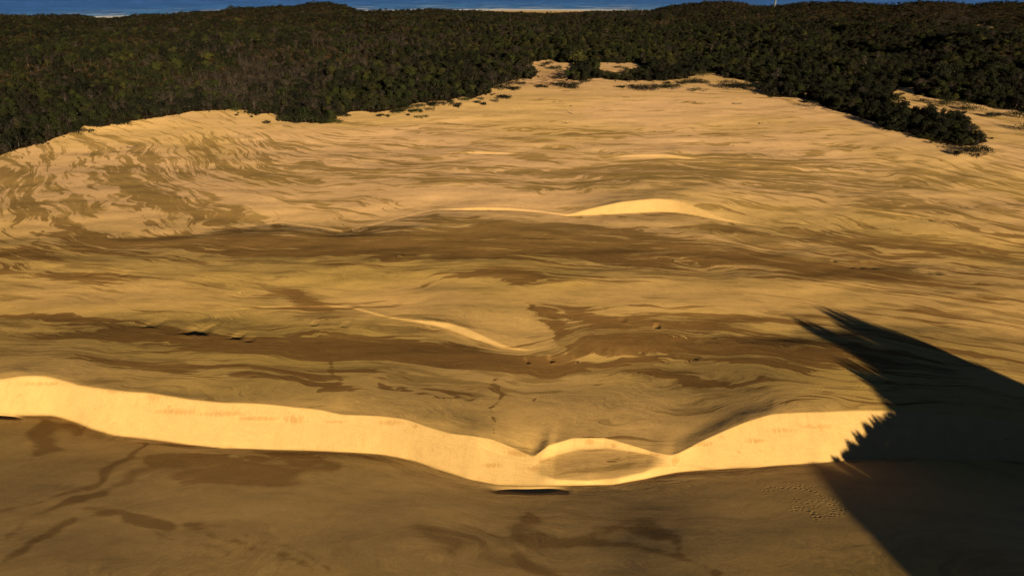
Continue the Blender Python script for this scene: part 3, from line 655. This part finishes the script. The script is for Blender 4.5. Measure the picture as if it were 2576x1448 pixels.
# candidate tree positions
cand = []
r = 330.0
while r < 1640:
    sp = np.interp(r, [330, 600, 900, 1300, 1640], [4.2, 4.3, 4.8, 5.8, 6.4])
    nth = int(r*math.radians(100)/sp)
    th = np.radians(-50)+(np.arange(nth)+rng.uniform(-.42, .42, nth))*math.radians(100)/nth
    rr2 = r+rng.uniform(-.45, .45, nth)*sp
    cand.append(np.stack([rr2*np.sin(th), rr2*np.cos(th)], -1)); r += sp*.92
cand = np.concatenate(cand); tx, ty = cand[:, 0], cand[:, 1]; tz = zat(tx, ty)
keep = wooded(tx, ty, tz); tx, ty, tz = tx[keep], ty[keep], tz[keep]
tr = np.hypot(tx, ty); tpx, tpy = proj(tx, ty, tz)
N = len(tx)
# kind of each tree
g = fbm(tx/60, ty/60, 3, 60); g2 = fbm(tx/25+9, ty/25, 2, 61); u = rng.uniform(0, 1, N)
def reg(cx, cy, rx, ry, an=0):
    c, s = math.cos(math.radians(an)), math.sin(math.radians(an))
    return np.exp(-((((tpx-cx)*c+(tpy-cy)*s)/rx)**2+((-(tpx-cx)*s+(tpy-cy)*c)/ry)**2))
greyness = .04+.45*g2+.25*fbm(tx/70+5, ty/70, 2, 64)+.75*reg(740, 195, 240, 60, -12)+.5*reg(560, 200, 160, 45, -20)+.5*reg(90, 330, 100, 45, -15)+.5*reg(1000, 110, 130, 12)+.5*reg(1500, 38, 200, 14)+.35*reg(1250, 210, 120, 40)+.8*reg(2380, 40, 100, 22)+.45*reg(1850, 15, 110, 12)+.3*reg(1300, 80, 200, 20)
greyness += .15*(tr > 1250)
greens = .40*reg(1300, 120, 450, 60)+.25*reg(300, 150, 350, 80)+.35*reg(1550, 120, 250, 60)+.3*g
kind = np.zeros(N, int)
kind[u < .40+greens+.7*g] = 1
kind[(rng.uniform(0, 1, N) < .10+.45*np.clip(greens, 0, 1)*.6)] = 2
kind[rng.uniform(0, 1, N) < .16] = 4
kind[rng.uniform(0, 1, N) < greyness] = 3
tong = inpoly(tpx, tpy, [(1980,225),(2235,225),(2500,290),(2520,400),(2050,300)])
kind[tong & (rng.uniform(0, 1, N) < .7)] = 0
tsh = rng.integers(0, len(SHAPES), N)
sc = rng.lognormal(0, .27, N)*np.interp(tr, [330, 700, 1200, 1640], [.90, .88, .82, .78])
szz = sc*rng.uniform(.75, 1.3, N)*np.interp(tr, [330, 900, 1300, 1500], [1.0, .85, .6, .5])
# lower scrub right at the edge of the sand
e1 = ~wooded(tx, ty-4, tz); sc[e1] *= rng.uniform(.55, .9, e1.sum()); szz[e1] *= rng.uniform(.45, .8, e1.sum())
szz *= 1-.45*reg(740, 195, 10, 10)*0
rot = rng.uniform(0, 2*math.pi, N)
# individually built: the ones that show largest
size_px = szz*5/tr*F
vis = (tpx > 5) & (tpx < 2570) & (tpy > 0)
front = ~wooded(tx, ty-9, zat(tx, ty-9)) | (tr < 430)
score = np.where(vis, size_px+2.0*front, -1)
order = np.argsort(-score)[:300]; sel = np.zeros(N, bool); sel[order] = True
def region(px, py):
    if px < 240: return 'at the far left wood edge'
    if px < 480: return 'on the wood edge left of the grey-brown slope'
    if px < 690: return 'at the foot of the grey-brown wooded slope'
    if px < 870: return 'on the green wood point jutting into the sand'
    if px < 1060: return 'on the wood edge right of the green point'
    if px < 1250: return 'on the stepped wood edge left of the clearing'
    if px < 1420: return 'beside the litter-stained clearing'
    if px < 1740: return 'below the bare sand pocket in the wood'
    if px < 1990: return 'on the wood edge behind the round shrubs'
    if px < 2110: return 'where the dark tree tongue leaves the wood'
    if px < 2230: return 'near the root of the dark tree tongue'
    if px < 2360: return 'in the middle of the dark tree tongue'
    if px < 2495: return 'at the tip of the dark tree tongue'
    return 'beyond the narrow sand strip at the right'
KW = {0: 'dark green', 1: 'mid green', 2: 'olive green', 3: 'grey-brown, thin-leaved', 4: 'brownish'}
SW = ['round-crowned', 'broad', 'slender tall', 'wide spreading', 'low bushy']
def tree(x, y, z, rz, s, sz, k, sh):
    root = bpy.data.objects.new('coastal_tree', None); COL.objects.link(root); root.empty_display_size = .5
    root.location = (x, y, z); root.rotation_euler = (0, 0, rz); root.scale = (s, s, sz)
    c = bpy.data.objects.new('crown', crown_meshes[(sh, KINDS[k])]); t = bpy.data.objects.new('trunk', SHAPES[sh]['grey_trunk'] if k == 3 else trunk_meshes[sh])
    for o in (c, t): COL.objects.link(o); o.parent = root
    return root
for i in np.where(sel)[0]:
    o = tree(float(tx[i]), float(ty[i]), float(tz[i]), float(rot[i]), float(sc[i]), float(szz[i]), int(kind[i]), int(tsh[i]))
    o['label'] = '%s %s tree %s' % (SW[tsh[i]], KW[int(kind[i])], region(tpx[i], tpy[i])); o['category'] = 'tree'; o['group'] = 'trees along the edge of the coastal wood'
rest = ~sel
fx, fy, fz = tx[rest], ty[rest], tz[rest]; frot, fsc, fsz = rot[rest], sc[rest], szz[rest]
fid = np.array([PIDX[(int(a), int(b))] for a, b in zip(kind[rest], tsh[rest])], np.int32)
# trees on the dune outside the frame, in the order of their skyline (p across the sun, crown top height)
extra = []
def hill_z(p, q):
    x = np.array([p*PD[0]+q*QD[0]]); y = np.array([p*PD[1]+q*QD[1]]); return float(x[0]), float(y[0]), float(zat(x, y)[0])
TN = math.tan(SUN_EL)
SKY = [(90,8),(93,13),(95,14.8),(101.5,15.4),(106,16.0),(110.5,16.2),(111,17.8),(113.6,16.8),(114,18.6),(116.8,17.5),(117.2,19.6),(119.8,18.4),(120.2,20.8),(122.8,19.7),(123.2,22.2),(126,20.8),(126.4,23.2),(129,22.0),(129.4,23.6),(132,23),(134.5,24),(137.5,25.3),
       (140,26.8),(142,28.6),(143.5,28.9),(145,27),(146.5,27),(149,29.2),(151.5,31.2),(154,32.6),(156,31.6),(158,29.4),(160,29.6),(162,30.8),(164,31.4),(166,32.4),(169,32.2),(171.5,31.6),(173.5,29.2),(175,24.5),(176.5,19.5),(183,17.5),(186,21.5),(188,22.3),(190,20.5),(193,17)]
pp = np.concatenate([np.arange(91, 131, .4), np.arange(131, 198, .7)]); top = np.interp(pp, [a_[0] for a_ in SKY], [a_[1] for a_ in SKY])
for p, tp in zip(pp, top):
    q = HQ0+rng.normal(0, .8); x, y, z = hill_z(p+.8, q); h = tp-.5-z
    for lvl in (h, h*.8, h*.62):
        if lvl > 1.2: extra.append((x+rng.normal(0, .15), y+rng.normal(0, .8), z-.3, rng.uniform(.26, .36) if p < 131 else rng.uniform(.42, .6), (lvl+.2)/6.1, 0))
for p in np.arange(113, 196, 1.1):
    q = HQ0+rng.normal(-1, 1.2); x, y, z = hill_z(p, q); h = float(np.interp(p, pp, top))-2.6-z
    if h > 1.5: extra.append((x, y, z-.3, rng.uniform(.6, .8), h/6.1, int(rng.integers(0, 2))))
for p in np.arange(198, 300, 1.6):
    x, y, z = hill_z(p, HQ0); h = 17-z; extra.append((x, y, z-.3, .8, max(h, 4)/6.0, 0))
for k in range(420):
    p = rng.uniform(138, 290); q = rng.uniform(-40, HQ0-4)
    x, y, z = hill_z(p, q)
    extra.append((x, y, z-.3, rng.uniform(.8, 1.1), rng.uniform(.6, .95), int(rng.integers(0, 5))))
for k in range(160):
    p = rng.uniform(138, 175); q = HQ0+rng.normal(0, 3)
    x, y, z = hill_z(p, q); extra.append((x, y, z-.3, rng.uniform(.6, .9), rng.uniform(.5, .8), int(rng.integers(0, 5))))
ex = np.array([(a, b, c_) for a, b, c_, _, _, _ in extra])
fx = np.concatenate([fx, ex[:, 0]]); fy = np.concatenate([fy, ex[:, 1]]); fz = np.concatenate([fz, ex[:, 2]])
frot = np.concatenate([frot, rng.uniform(0, 6.28, len(ex))]); fsc = np.concatenate([fsc, [e[3] for e in extra]]); fsz = np.concatenate([fsz, [e[4] for e in extra]])
fid = np.concatenate([fid, np.array([PIDX[(0, e[5])] for e in extra], np.int32)])
me = bpy.data.meshes.new('coastal_forest'); me.vertices.add(len(fx)); me.vertices.foreach_set('co', np.stack([fx, fy, fz], -1).astype(np.float32).ravel())
a = me.attributes.new('turn', 'FLOAT_VECTOR', 'POINT'); a.data.foreach_set('vector', np.stack([0*frot, 0*frot, frot], -1).astype(np.float32).ravel())
a = me.attributes.new('size', 'FLOAT_VECTOR', 'POINT'); a.data.foreach_set('vector', np.stack([fsc, fsc, fsz], -1).astype(np.float32).ravel())
a = me.attributes.new('sort', 'INT', 'POINT'); a.data.foreach_set('value', fid)
forest = bpy.data.objects.new('coastal_forest', me); COL.objects.link(forest)
forest['kind'] = 'stuff'; forest['label'] = 'dense dark green and grey-brown coastal wood between the sand and the sea'; forest['category'] = 'forest'
ng = bpy.data.node_groups.new('forest', 'GeometryNodeTree')
ng.interface.new_socket('Geometry', in_out='INPUT', socket_type='NodeSocketGeometry'); ng.interface.new_socket('Geometry', in_out='OUTPUT', socket_type='NodeSocketGeometry')
gi = ng.nodes.new('NodeGroupInput'); go = ng.nodes.new('NodeGroupOutput'); ip = ng.nodes.new('GeometryNodeInstanceOnPoints')
ci_ = ng.nodes.new('GeometryNodeCollectionInfo'); ci_.inputs['Collection'].default_value = protos; ci_.inputs['Separate Children'].default_value = True; ci_.inputs['Reset Children'].default_value = True
def na(name, t):
    n_ = ng.nodes.new('GeometryNodeInputNamedAttribute'); n_.data_type = t; n_.inputs['Name'].default_value = name; return n_.outputs['Attribute']
ng.links.new(gi.outputs[0], ip.inputs['Points']); ng.links.new(ci_.outputs[0], ip.inputs['Instance']); ip.inputs['Pick Instance'].default_value = True
ng.links.new(na('sort', 'INT'), ip.inputs['Instance Index']); ng.links.new(na('size', 'FLOAT_VECTOR'), ip.inputs['Scale'])
e2r = ng.nodes.new('FunctionNodeEulerToRotation'); ng.links.new(na('turn', 'FLOAT_VECTOR'), e2r.inputs[0]); ng.links.new(e2r.outputs[0], ip.inputs['Rotation'])
ng.links.new(ip.outputs[0], go.inputs[0])
cx_ = rng.uniform(-420, 460, 90000); cy_ = rng.uniform(330, 760, 90000); cz_ = zat(cx_, cy_)
off = ~wooded(cx_, cy_, cz_)
for d_, pr in ((3, .55), (7, .22), (13, .07)):
    nearw = wooded(cx_, cy_+d_, cz_) | wooded(cx_+d_*.7, cy_, cz_) | wooded(cx_-d_*.7, cy_, cz_)
    off_ = off & nearw & (rng.uniform(0, 1, len(cx_)) < pr*(fbm(cx_/12, cy_/12, 2, 70) > -.05)*(.25 if d_ > 3 else .5))
    kk_ = off_ if d_ == 3 else (kk_ | off_)
ux_, uy_, uz_ = cx_[kk_], cy_[kk_], cz_[kk_]; nu = len(ux_); us = rng.uniform(.16, .5, nu)
me = bpy.data.meshes.new('edge_scrub'); me.vertices.add(nu); me.vertices.foreach_set('co', np.stack([ux_, uy_, uz_-.1], -1).astype(np.float32).ravel())
a = me.attributes.new('turn', 'FLOAT_VECTOR', 'POINT'); a.data.foreach_set('vector', np.stack([0*us, 0*us, rng.uniform(0, 6.28, nu)], -1).astype(np.float32).ravel())
a = me.attributes.new('size', 'FLOAT_VECTOR', 'POINT'); a.data.foreach_set('vector', np.stack([us*1.3, us, us*.6], -1).astype(np.float32).ravel())
a = me.attributes.new('sort', 'INT', 'POINT'); a.data.foreach_set('value', np.array([PIDX[(int(k_), 4)] for k_ in rng.choice([0, 1, 2, 4], nu, p=[.4, .2, .15, .25])], np.int32))
scrub = bpy.data.objects.new('edge_scrub', me); COL.objects.link(scrub); scrub['kind'] = 'stuff'
scrub['label'] = 'low tufts and scrub scattered on the sand along the wood edge'; scrub['category'] = 'ground cover'
ms = scrub.modifiers.new('tufts', 'NODES'); ms.node_group = ng; print('scrub', nu)
md = forest.modifiers.new('trees', 'NODES'); md.node_group = ng
# ------------------------------------------------------------------ shrubs on the sand
def shrub(px, py, w, label, k='dark', hf=.16, dens=1.0, cat='shrub', hmax=2.6):
    x, y, z = ground(px, py); mpp = (y*CP+(H-z)*SP)/F; W_ = w*mpp
    r = np.random.default_rng(int(px*7+py)); hh_ = min(max(W_*hf*1.9, 1.7), hmax*1.9)
    root = bpy.data.objects.new('shrub', None); COL.objects.link(root); root.location = (x, y, z); root['label'] = label; root['category'] = cat; root['group'] = 'shrubs on the sand'
    mb = MB(); tb = MB(); nb = max(2, int(W_/.8))
    for i in range(nb):
        lx = W_*.5*r.uniform(-1, 1); ly = min(W_*.30, 4.5)*r.normal(0, .6); env_ = math.sqrt(max(0, 1-(lx/(W_*.55))**2))
        rr = hh_*r.uniform(.45, .75)*(.45+.55*env_)+.2
        zz = float(zat(np.array([x+lx]), np.array([y+ly]))[0])-z+rr*.55
        tb.tube([(lx*.8, ly, zz-rr-.3), (lx, ly, zz+rr*.3)], [.09, .04], 5)
        for q in range(int(60*dens)):
            n_ = r.normal(0, 1, 3); n_ /= np.linalg.norm(n_); n_[2] = abs(n_[2]) if r.random() < .7 else n_[2]
            d = rr*r.uniform(.6, 1.1)
            mb.leaf((lx+n_[0]*d*1.3, ly+n_[1]*d, zz+n_[2]*d*.9), n_, .62*r.uniform(.6, 1.3), r)
    c = bpy.data.objects.new('foliage', mb.mesh('foliage', [LM[k]])); t = bpy.data.objects.new('stem', tb.mesh('stem', [bark]))
    for o in (c, t): COL.objects.link(o); o.parent = root
    return root
SH = [
 (1260,226,42,'low dark shrub at the left foot of the clearing, beside a smaller rounder one','dark',.2,1),
 (1299,227,28,'small dark shrub right of the low shrub at the foot of the clearing','dark',.2,1),
 (1271,248,34,'flat dark shrub alone on the slope below the clearing','dark',.14,1),
 (1223,264,13,'tiny dark bush below the stepped wood edge, lowest of its group','dark',.4,.8),
 (1246,258,12,'tiny broken bush between the flat shrub and the tiny dark bush','brown',.4,.5),
 (1364,221,24,'small flat shrub between the flat slope shrub and the big mound shrub','dark',.18,.8),
 (1425,219,46,'large dark mound-shaped shrub right below the litter stain','dark',.26,1.1),
 (1440,224,20,'dark shrub leaning on the right flank of the large mound shrub','dark',.3,1),
 (1456,213,15,'thin brown grassy bush above the large mound shrub','brown',.3,.5),
 (1476,207,26,'sparse green bush by the wood edge, right of the large mound shrub','green',.18,.5),
 (1563,221,26,'long flat green tuft in the open sand left of the long double shrub','green',.12,.6),
 (1591,218,16,'small flat tuft just left of the long double shrub','green',.14,.5),
 (1627,227,58,'left half of the long dark double shrub at the top of the sand','dark',.17,1.2),
 (1686,222,46,'right half of the long dark double shrub at the top of the sand','dark',.17,1.2),
 (1749,209,18,'small round dark bush standing highest among the upper shrubs','dark',.62,1.3),
 (1733,212,34,'low dark shrub left of the small round bush','dark',.18,.9),
 (1768,210,26,'low green shrub right of the small round bush','green',.2,.8),
 (1752,228,38,'sparse grassy patch below the small round bush','olive',.1,.35),
 (1676,211,22,'thin tuft between the long double shrub and the wood','brown',.15,.4),
 (1840,223,56,'big dark shrub casting a long shadow, left of the three joined ones','dark',.22,1.2),
 (1878,222,44,'middle of the three joined dark shrubs at the wood edge','dark',.26,1.2),
 (1908,222,40,'tallest right-hand of the three joined dark shrubs','dark',.34,1.3),
 (1929,239,26,'dark shrub below the three joined ones, touching the tongue of trees','dark',.25,1),
 (1770,190,60,'pale grassy scrub along the wood edge above the round bush','olive',.09,.4),
 (1835,208,34,'dry tufts above the big shadow-casting shrub','brown',.12,.35),
 (666,311,17,'small open bush alone below the wood, left of the green point','green',.3,.4),
 (716,303,34,'light green bush on the left flank of the green point','green',.22,.8),
 (742,309,18,'small round bush in front of the left flank of the green point','brown',.3,.8),
 (840,310,32,'flat bush at the lower right of the green point','green',.2,.8),
 (860,294,20,'dark bush tucked in the notch right of the green point','dark',.3,1),
 (876,293,14,'thin twiggy bush right of the notch bush','brown',.3,.35),
 (1003,283,30,'flat dark green bush left of the tall rounded one','dark',.17,1),
 (1031,277,26,'tall rounded bush joined to the wood edge','green',.4,1.2),
 (1046,282,30,'trailing green bush reaching right from the tall rounded one','green',.13,.7),
 (1056,270,9,'little round bush in the sandy notch, left of a brown one','dark',.6,.9),
 (1065,268,7,'little pale bush in the sandy notch','olive',.6,.7),
 (1080,277,30,'thin arched twigs below the sandy notch','brown',.1,.25),
 (1086,266,12,'small two-lobed bush above the arched twigs','dark',.4,.8),
 (1096,268,22,'square-looking dark bush standing out from the wood edge','dark',.45,1.3),
 (1115,265,11,'round brown bush right of the square-looking dark bush','brown',.6,1),
 (1138,258,12,'dark bush at the left end of the twiggy row','dark',.4,.9),
 (1150,266,36,'twiggy dry bushes in a row below the stepped wood edge','brown',.12,.4),
 (1169,253,16,'small green bush above the twiggy row','green',.35,.8),
 (1186,250,7,'speck of bush directly below the stepped wood edge','brown',.5,.7),
 (1201,260,10,'small dark bush right of the twiggy row','dark',.4,.9),
 (1214,252,7,'tiny bush above and right of the small dark bush','dark',.5,.7),
 (1150,271,12,'flat dark tuft below the twiggy row','dark',.2,.6),
 (960,293,14,'small dark pair of tufts on the sand below the wood','dark',.3,.6),
 (976,295,6,'speck-like tuft right of the dark pair','dark',.5,.6),
 (1060,296,30,'low thin tufts in a line, lowest on the middle slope','olive',.08,.3),
 (1030,291,6,'single dark speck of bush below the trailing green bush','dark',.5,.7),
 (187,336,36,'dark bush standing free at the left wood edge','dark',.3,1.1),
 (236,319,32,'rounded bush in the bay of the left wood edge','dark',.3,1.1),
 (307,315,30,'bush in front of the wood on the right of the left bay','dark',.28,1),
 (229,331,24,'faint twiggy bush below the rounded bay bush','olive',.12,.3),
 (20,362,40,'green bush on the pale patch at the far left edge','green',.25,1),
 (590,280,18,'small green bush where the wood edge crests left of the point','green',.35,.9),
 (640,288,22,'dark green bush at the corner left of the green point','dark',.35,1),
 (2022,241,18,'dark bush left of the stony gap where the tongue begins','dark',.45,1.1),
 (2052,250,26,'dark bush in the bend where the tongue begins','dark',.4,1.2),
 (2062,254,18,'yellow-green bush at the root of the tongue of trees','olive',.45,1),
 (2044,272,14,'thin grey-green bush alone on the sand with a long shadow','grey',.7,.8),
 (2035,258,22,'flat dark bush above the lone grey-green bush','dark',.16,.9),
 (2178,300,28,'bush leaning out below the middle of the tongue','dark',.3,1),
 (2250,329,34,'dark bush at the lower edge of the tongue','dark',.25,1.1),
 (2300,338,30,'brownish bush at the lower edge of the tongue','brown',.25,.9),
 (2415,389,24,'small dark bush left of the shrub below the tip of the tongue','dark',.22,.9),
 (2452,384,56,'large dark shrub separate from and below the tip of the tongue','dark',.24,1.3),
 (2468,395,30,'scattered low twigs under the large shrub below the tip','brown',.08,.3),
 (2395,265,70,'green hedge-like row of bushes behind the tip of the tongue','green',.16,.9),
 (2450,279,46,'green bushes in line right of the hedge-like row','green',.18,.8),
 (2498,294,34,'dark low shrub in its own shadow on the pale strip','dark',.17,1),
 (2556,295,40,'dark shrub near the right border, above the long tree shadow','dark',.24,1.1),
 (2574,328,22,'dark bush at the right border throwing a long shadow left','dark',.7,1.3),
 (2262,241,18,'small tuft on the pale strip behind the tongue','brown',.25,.5),
 (2320,257,20,'small dry bush on the pale strip, left of the hedge-like row','brown',.25,.5),
 (1400,175,30,'green bushes crossing the top of the litter-stained clearing','green',.2,.8),
 (1383,163,16,'dark round bush inside the top of the clearing','dark',.35,1),
 (1366,168,9,'tiny dark bush left of the round bush in the clearing','dark',.4,.8),
 (1300,212,44,'low dry scrub along the left side of the clearing','brown',.1,.5),
 (1400,198,40,'scattered dark scrub on the litter stain','brown',.1,.5),
 (1560,171,26,'thin line of dry twigs across the pocket of bare sand','brown',.06,.3)]
for a in SH: shrub(a[0], a[1], a[2], a[3], a[4], a[5], a[6])
# ------------------------------------------------------------------ dead wood
def dead(px, py, label, limbs, name='dead_branch', s=1.0, cat='dead branch'):
    x, y, z = ground(px, py); mpp = (y*CP+(H-z)*SP)/F
    mb = MB()
    for pts_, r0 in limbs:
        P = [(a*mpp*s, b*mpp*s, c_*mpp*s+.08) for a, b, c_ in pts_]; nn = len(P)
        mb.tube(P, [r0*(1-.75*i/(nn-1)) for i in range(nn)], 6)
    o = bpy.data.objects.new(name, mb.mesh(name, [drift])); COL.objects.link(o); o.location = (x, y, z)
    o['label'] = label; o['category'] = cat; o['group'] = 'dead wood lying on the sand'; return o
dead(332,372,'dark forked fallen branch with leafy twigs on the swirled left sand',[([(-13,0,2),(-9,0,.6),(-2,-2,.3),(4,2,1.5),(11,8,5)],.45),([(-2,-2,.3),(6,-4,1),(12,2,3)],.3),([(4,2,1.5),(12,3,2.5)],.25),([(-13,0,2),(-15,3,4)],.2)])
dead(216,391,'short dark log on the sand near the left wood edge',[([(-6,0,.5),(0,1,1),(6,3,2)],.4),([(0,1,1),(5,-2,1)],.25)])
dead(1433,287,'thin forked bare branch standing in the upper middle sand',[([(8,0,0),(2,0,2.5),(-4,1,5),(-10,2,11)],.20),([(5,0,0),(5,0,5),(3,1,11)],.17)])
dead(1424,311,'small bare snag with one raised limb, below the thin forked branch',[([(4,0,0),(0,0,1.5),(-3,1,8)],.25),([(4,0,.3),(-6,0,.5),(-20,-2,.5)],.28)])  # the long flat limb is shaped as the snag's cast shadow
dead(1578,246,'small curved driftwood stick below the long double shrub',[([(-8,0,1),(0,-1,.5),(6,0,.5),(7,2,3)],.22),([(0,-1,.5),(5,-3,.5)],.15)])
dead(1857,262,'dark log alone on the sand below the three joined shrubs',[([(-12,0,1),(-4,0,.4),(5,0,1.5),(11,1,.6)],.5),([(5,0,1.5),(9,3,2.5)],.3)])
dead(1916,312,'small dark twig cluster on bare sand below the tongue root',[([(-5,0,.5),(0,1,2),(5,0,.5)],.25),([(0,1,2),(3,3,4)],.16)])
dead(1362,251,'short dark stick, left one of a scattered pair',[([(-4,0,.5),(0,1,1),(5,0,.4)],.3)])
dead(1396,258,'short dark stick below and left of the other scattered sticks',[([(-4,0,.4),(4,0,1.2)],.3),([(1,0,1),(3,2,2)],.18)])
dead(1413,256,'short dark stick nearest the forked bare branch',[([(-5,0,.5),(0,0,1.4),(5,1,.5)],.32)])
dead(1438,268,'tiny dark stump just above the thin forked branch',[([(-2,0,.2),(0,0,1.8),(3,1,1)],.4)])
dead(2030,276,'low crooked dead branch trailing left of the lone grey-green bush',[([(16,0,1),(6,0,1),(-2,0,1.5),(-18,1,.6)],.28),([(-2,0,1.5),(-6,2,3)],.2)])
dead(2540,279,'pair of long bleached poles lying on the pale strip at right',[([(-30,14,1),(0,2,1),(14,-2,1.5)],.3),([(-18,10,1),(14,6,1.2)],.25)])
dead(2290,345,'short dark log on the sand below the tongue',[([(-6,0,.5),(1,0,1),(7,0,.4)],.32)])
# ------------------------------------------------------------------ beacon at the coast
metal, nt, bs = new_mat('weathered_metal'); B = NB(nt)
pos = B.n('ShaderNodeNewGeometry').outputs['Position']; B.l(B.mix(B.noise(pos, .8, 4), (.035,.055,.075), (.09,.11,.13)), bs.inputs['Base Color']); bs.inputs['Roughness'].default_value = .6
v = (14-CY)/F; dy = CP-v*SP; dx = (1949-CX)/F; k = 1490/math.hypot(dx, dy); bx, by = dx*k, dy*k; bz = float(zat(np.array([bx]), np.array([by]))[0])
tw = bpy.data.objects.new('coastal_beacon', None); COL.objects.link(tw); tw.location = (bx, by, bz)
tw['label'] = 'dark slim beacon tower standing at the shore against the sea'; tw['category'] = 'beacon'
def part(mb, name, mat):
    o = bpy.data.objects.new(name, mb.mesh(name, [mat])); COL.objects.link(o); o.parent = tw; return o
mb = MB(); mb.tube([(0,0,2.6),(0,0,12),(0,0,30)], [2.0,1.7,1.4], 12); part(mb, 'shaft', metal)
mb = MB(); mb.tube([(0,0,-2),(0,0,1.2),(0,0,2.6)], [3.2,3.0,2.4], 12); part(mb, 'base', metal)
mb = MB(); mb.tube([(0,0,30),(0,0,30.4),(0,0,33)], [2.1,2.1,1.2], 12); part(mb, 'lantern', metal)
mb = MB()
for sgn in (-1, 1):
    mb.tube([(2.2+sgn*.25, -.6, 2.0), (1.9+sgn*.25, -.6, 28)], [.08, .08], 5)
for q in range(24): mb.tube([(1.95, -.6, 3+q), (2.45, -.6, 3+q)], [.05, .05], 4)
part(mb, 'ladder', metal)
# ------------------------------------------------------------------ sky, sun, camera
w = bpy.data.worlds.new('World'); scene.world = w; w.use_nodes = True
nt = w.node_tree; bg = nt.nodes['Background']; sky = nt.nodes.new('ShaderNodeTexSky'); sky.sky_type = 'NISHITA'; sky.sun_disc = False
sky.sun_elevation = SUN_EL; sky.sun_rotation = math.radians(180)-SUN_AZ
sky.altitude = 50; sky.air_density = .12; sky.dust_density = 0; nt.links.new(sky.outputs[0], bg.inputs[0]); bg.inputs[1].default_value = .05
sd = bpy.data.lights.new('sun', 'SUN'); so = bpy.data.objects.new('sun', sd); COL.objects.link(so)
sd.energy = 5.0; sd.angle = math.radians(.5); sd.color = (1, .79, .48)
from mathutils import Vector
sdir = Vector((math.sin(SUN_AZ)*math.cos(SUN_EL), -math.cos(SUN_AZ)*math.cos(SUN_EL), math.sin(SUN_EL)))
so.rotation_euler = sdir.to_track_quat('Z', 'Y').to_euler(); so.location = (0, 0, 200)
cd = bpy.data.cameras.new('camera'); cam = bpy.data.objects.new('camera', cd); COL.objects.link(cam)
cam.location = (0, 0, H); cam.rotation_euler = (math.radians(90)-PITCH, 0, 0)
cd.sensor_width = 36; cd.lens = 36*F/2576; cd.clip_start = .5; cd.clip_end = 90000
scene.camera = cam
scene.view_settings.view_transform = 'Standard'; scene.view_settings.look = 'None'; scene.view_settings.exposure = 1.0; scene.view_settings.gamma = 1
scene.render.engine = 'CYCLES'; scene.cycles.max_bounces = 4
print('TREES', N, 'terrain', NT*NR)
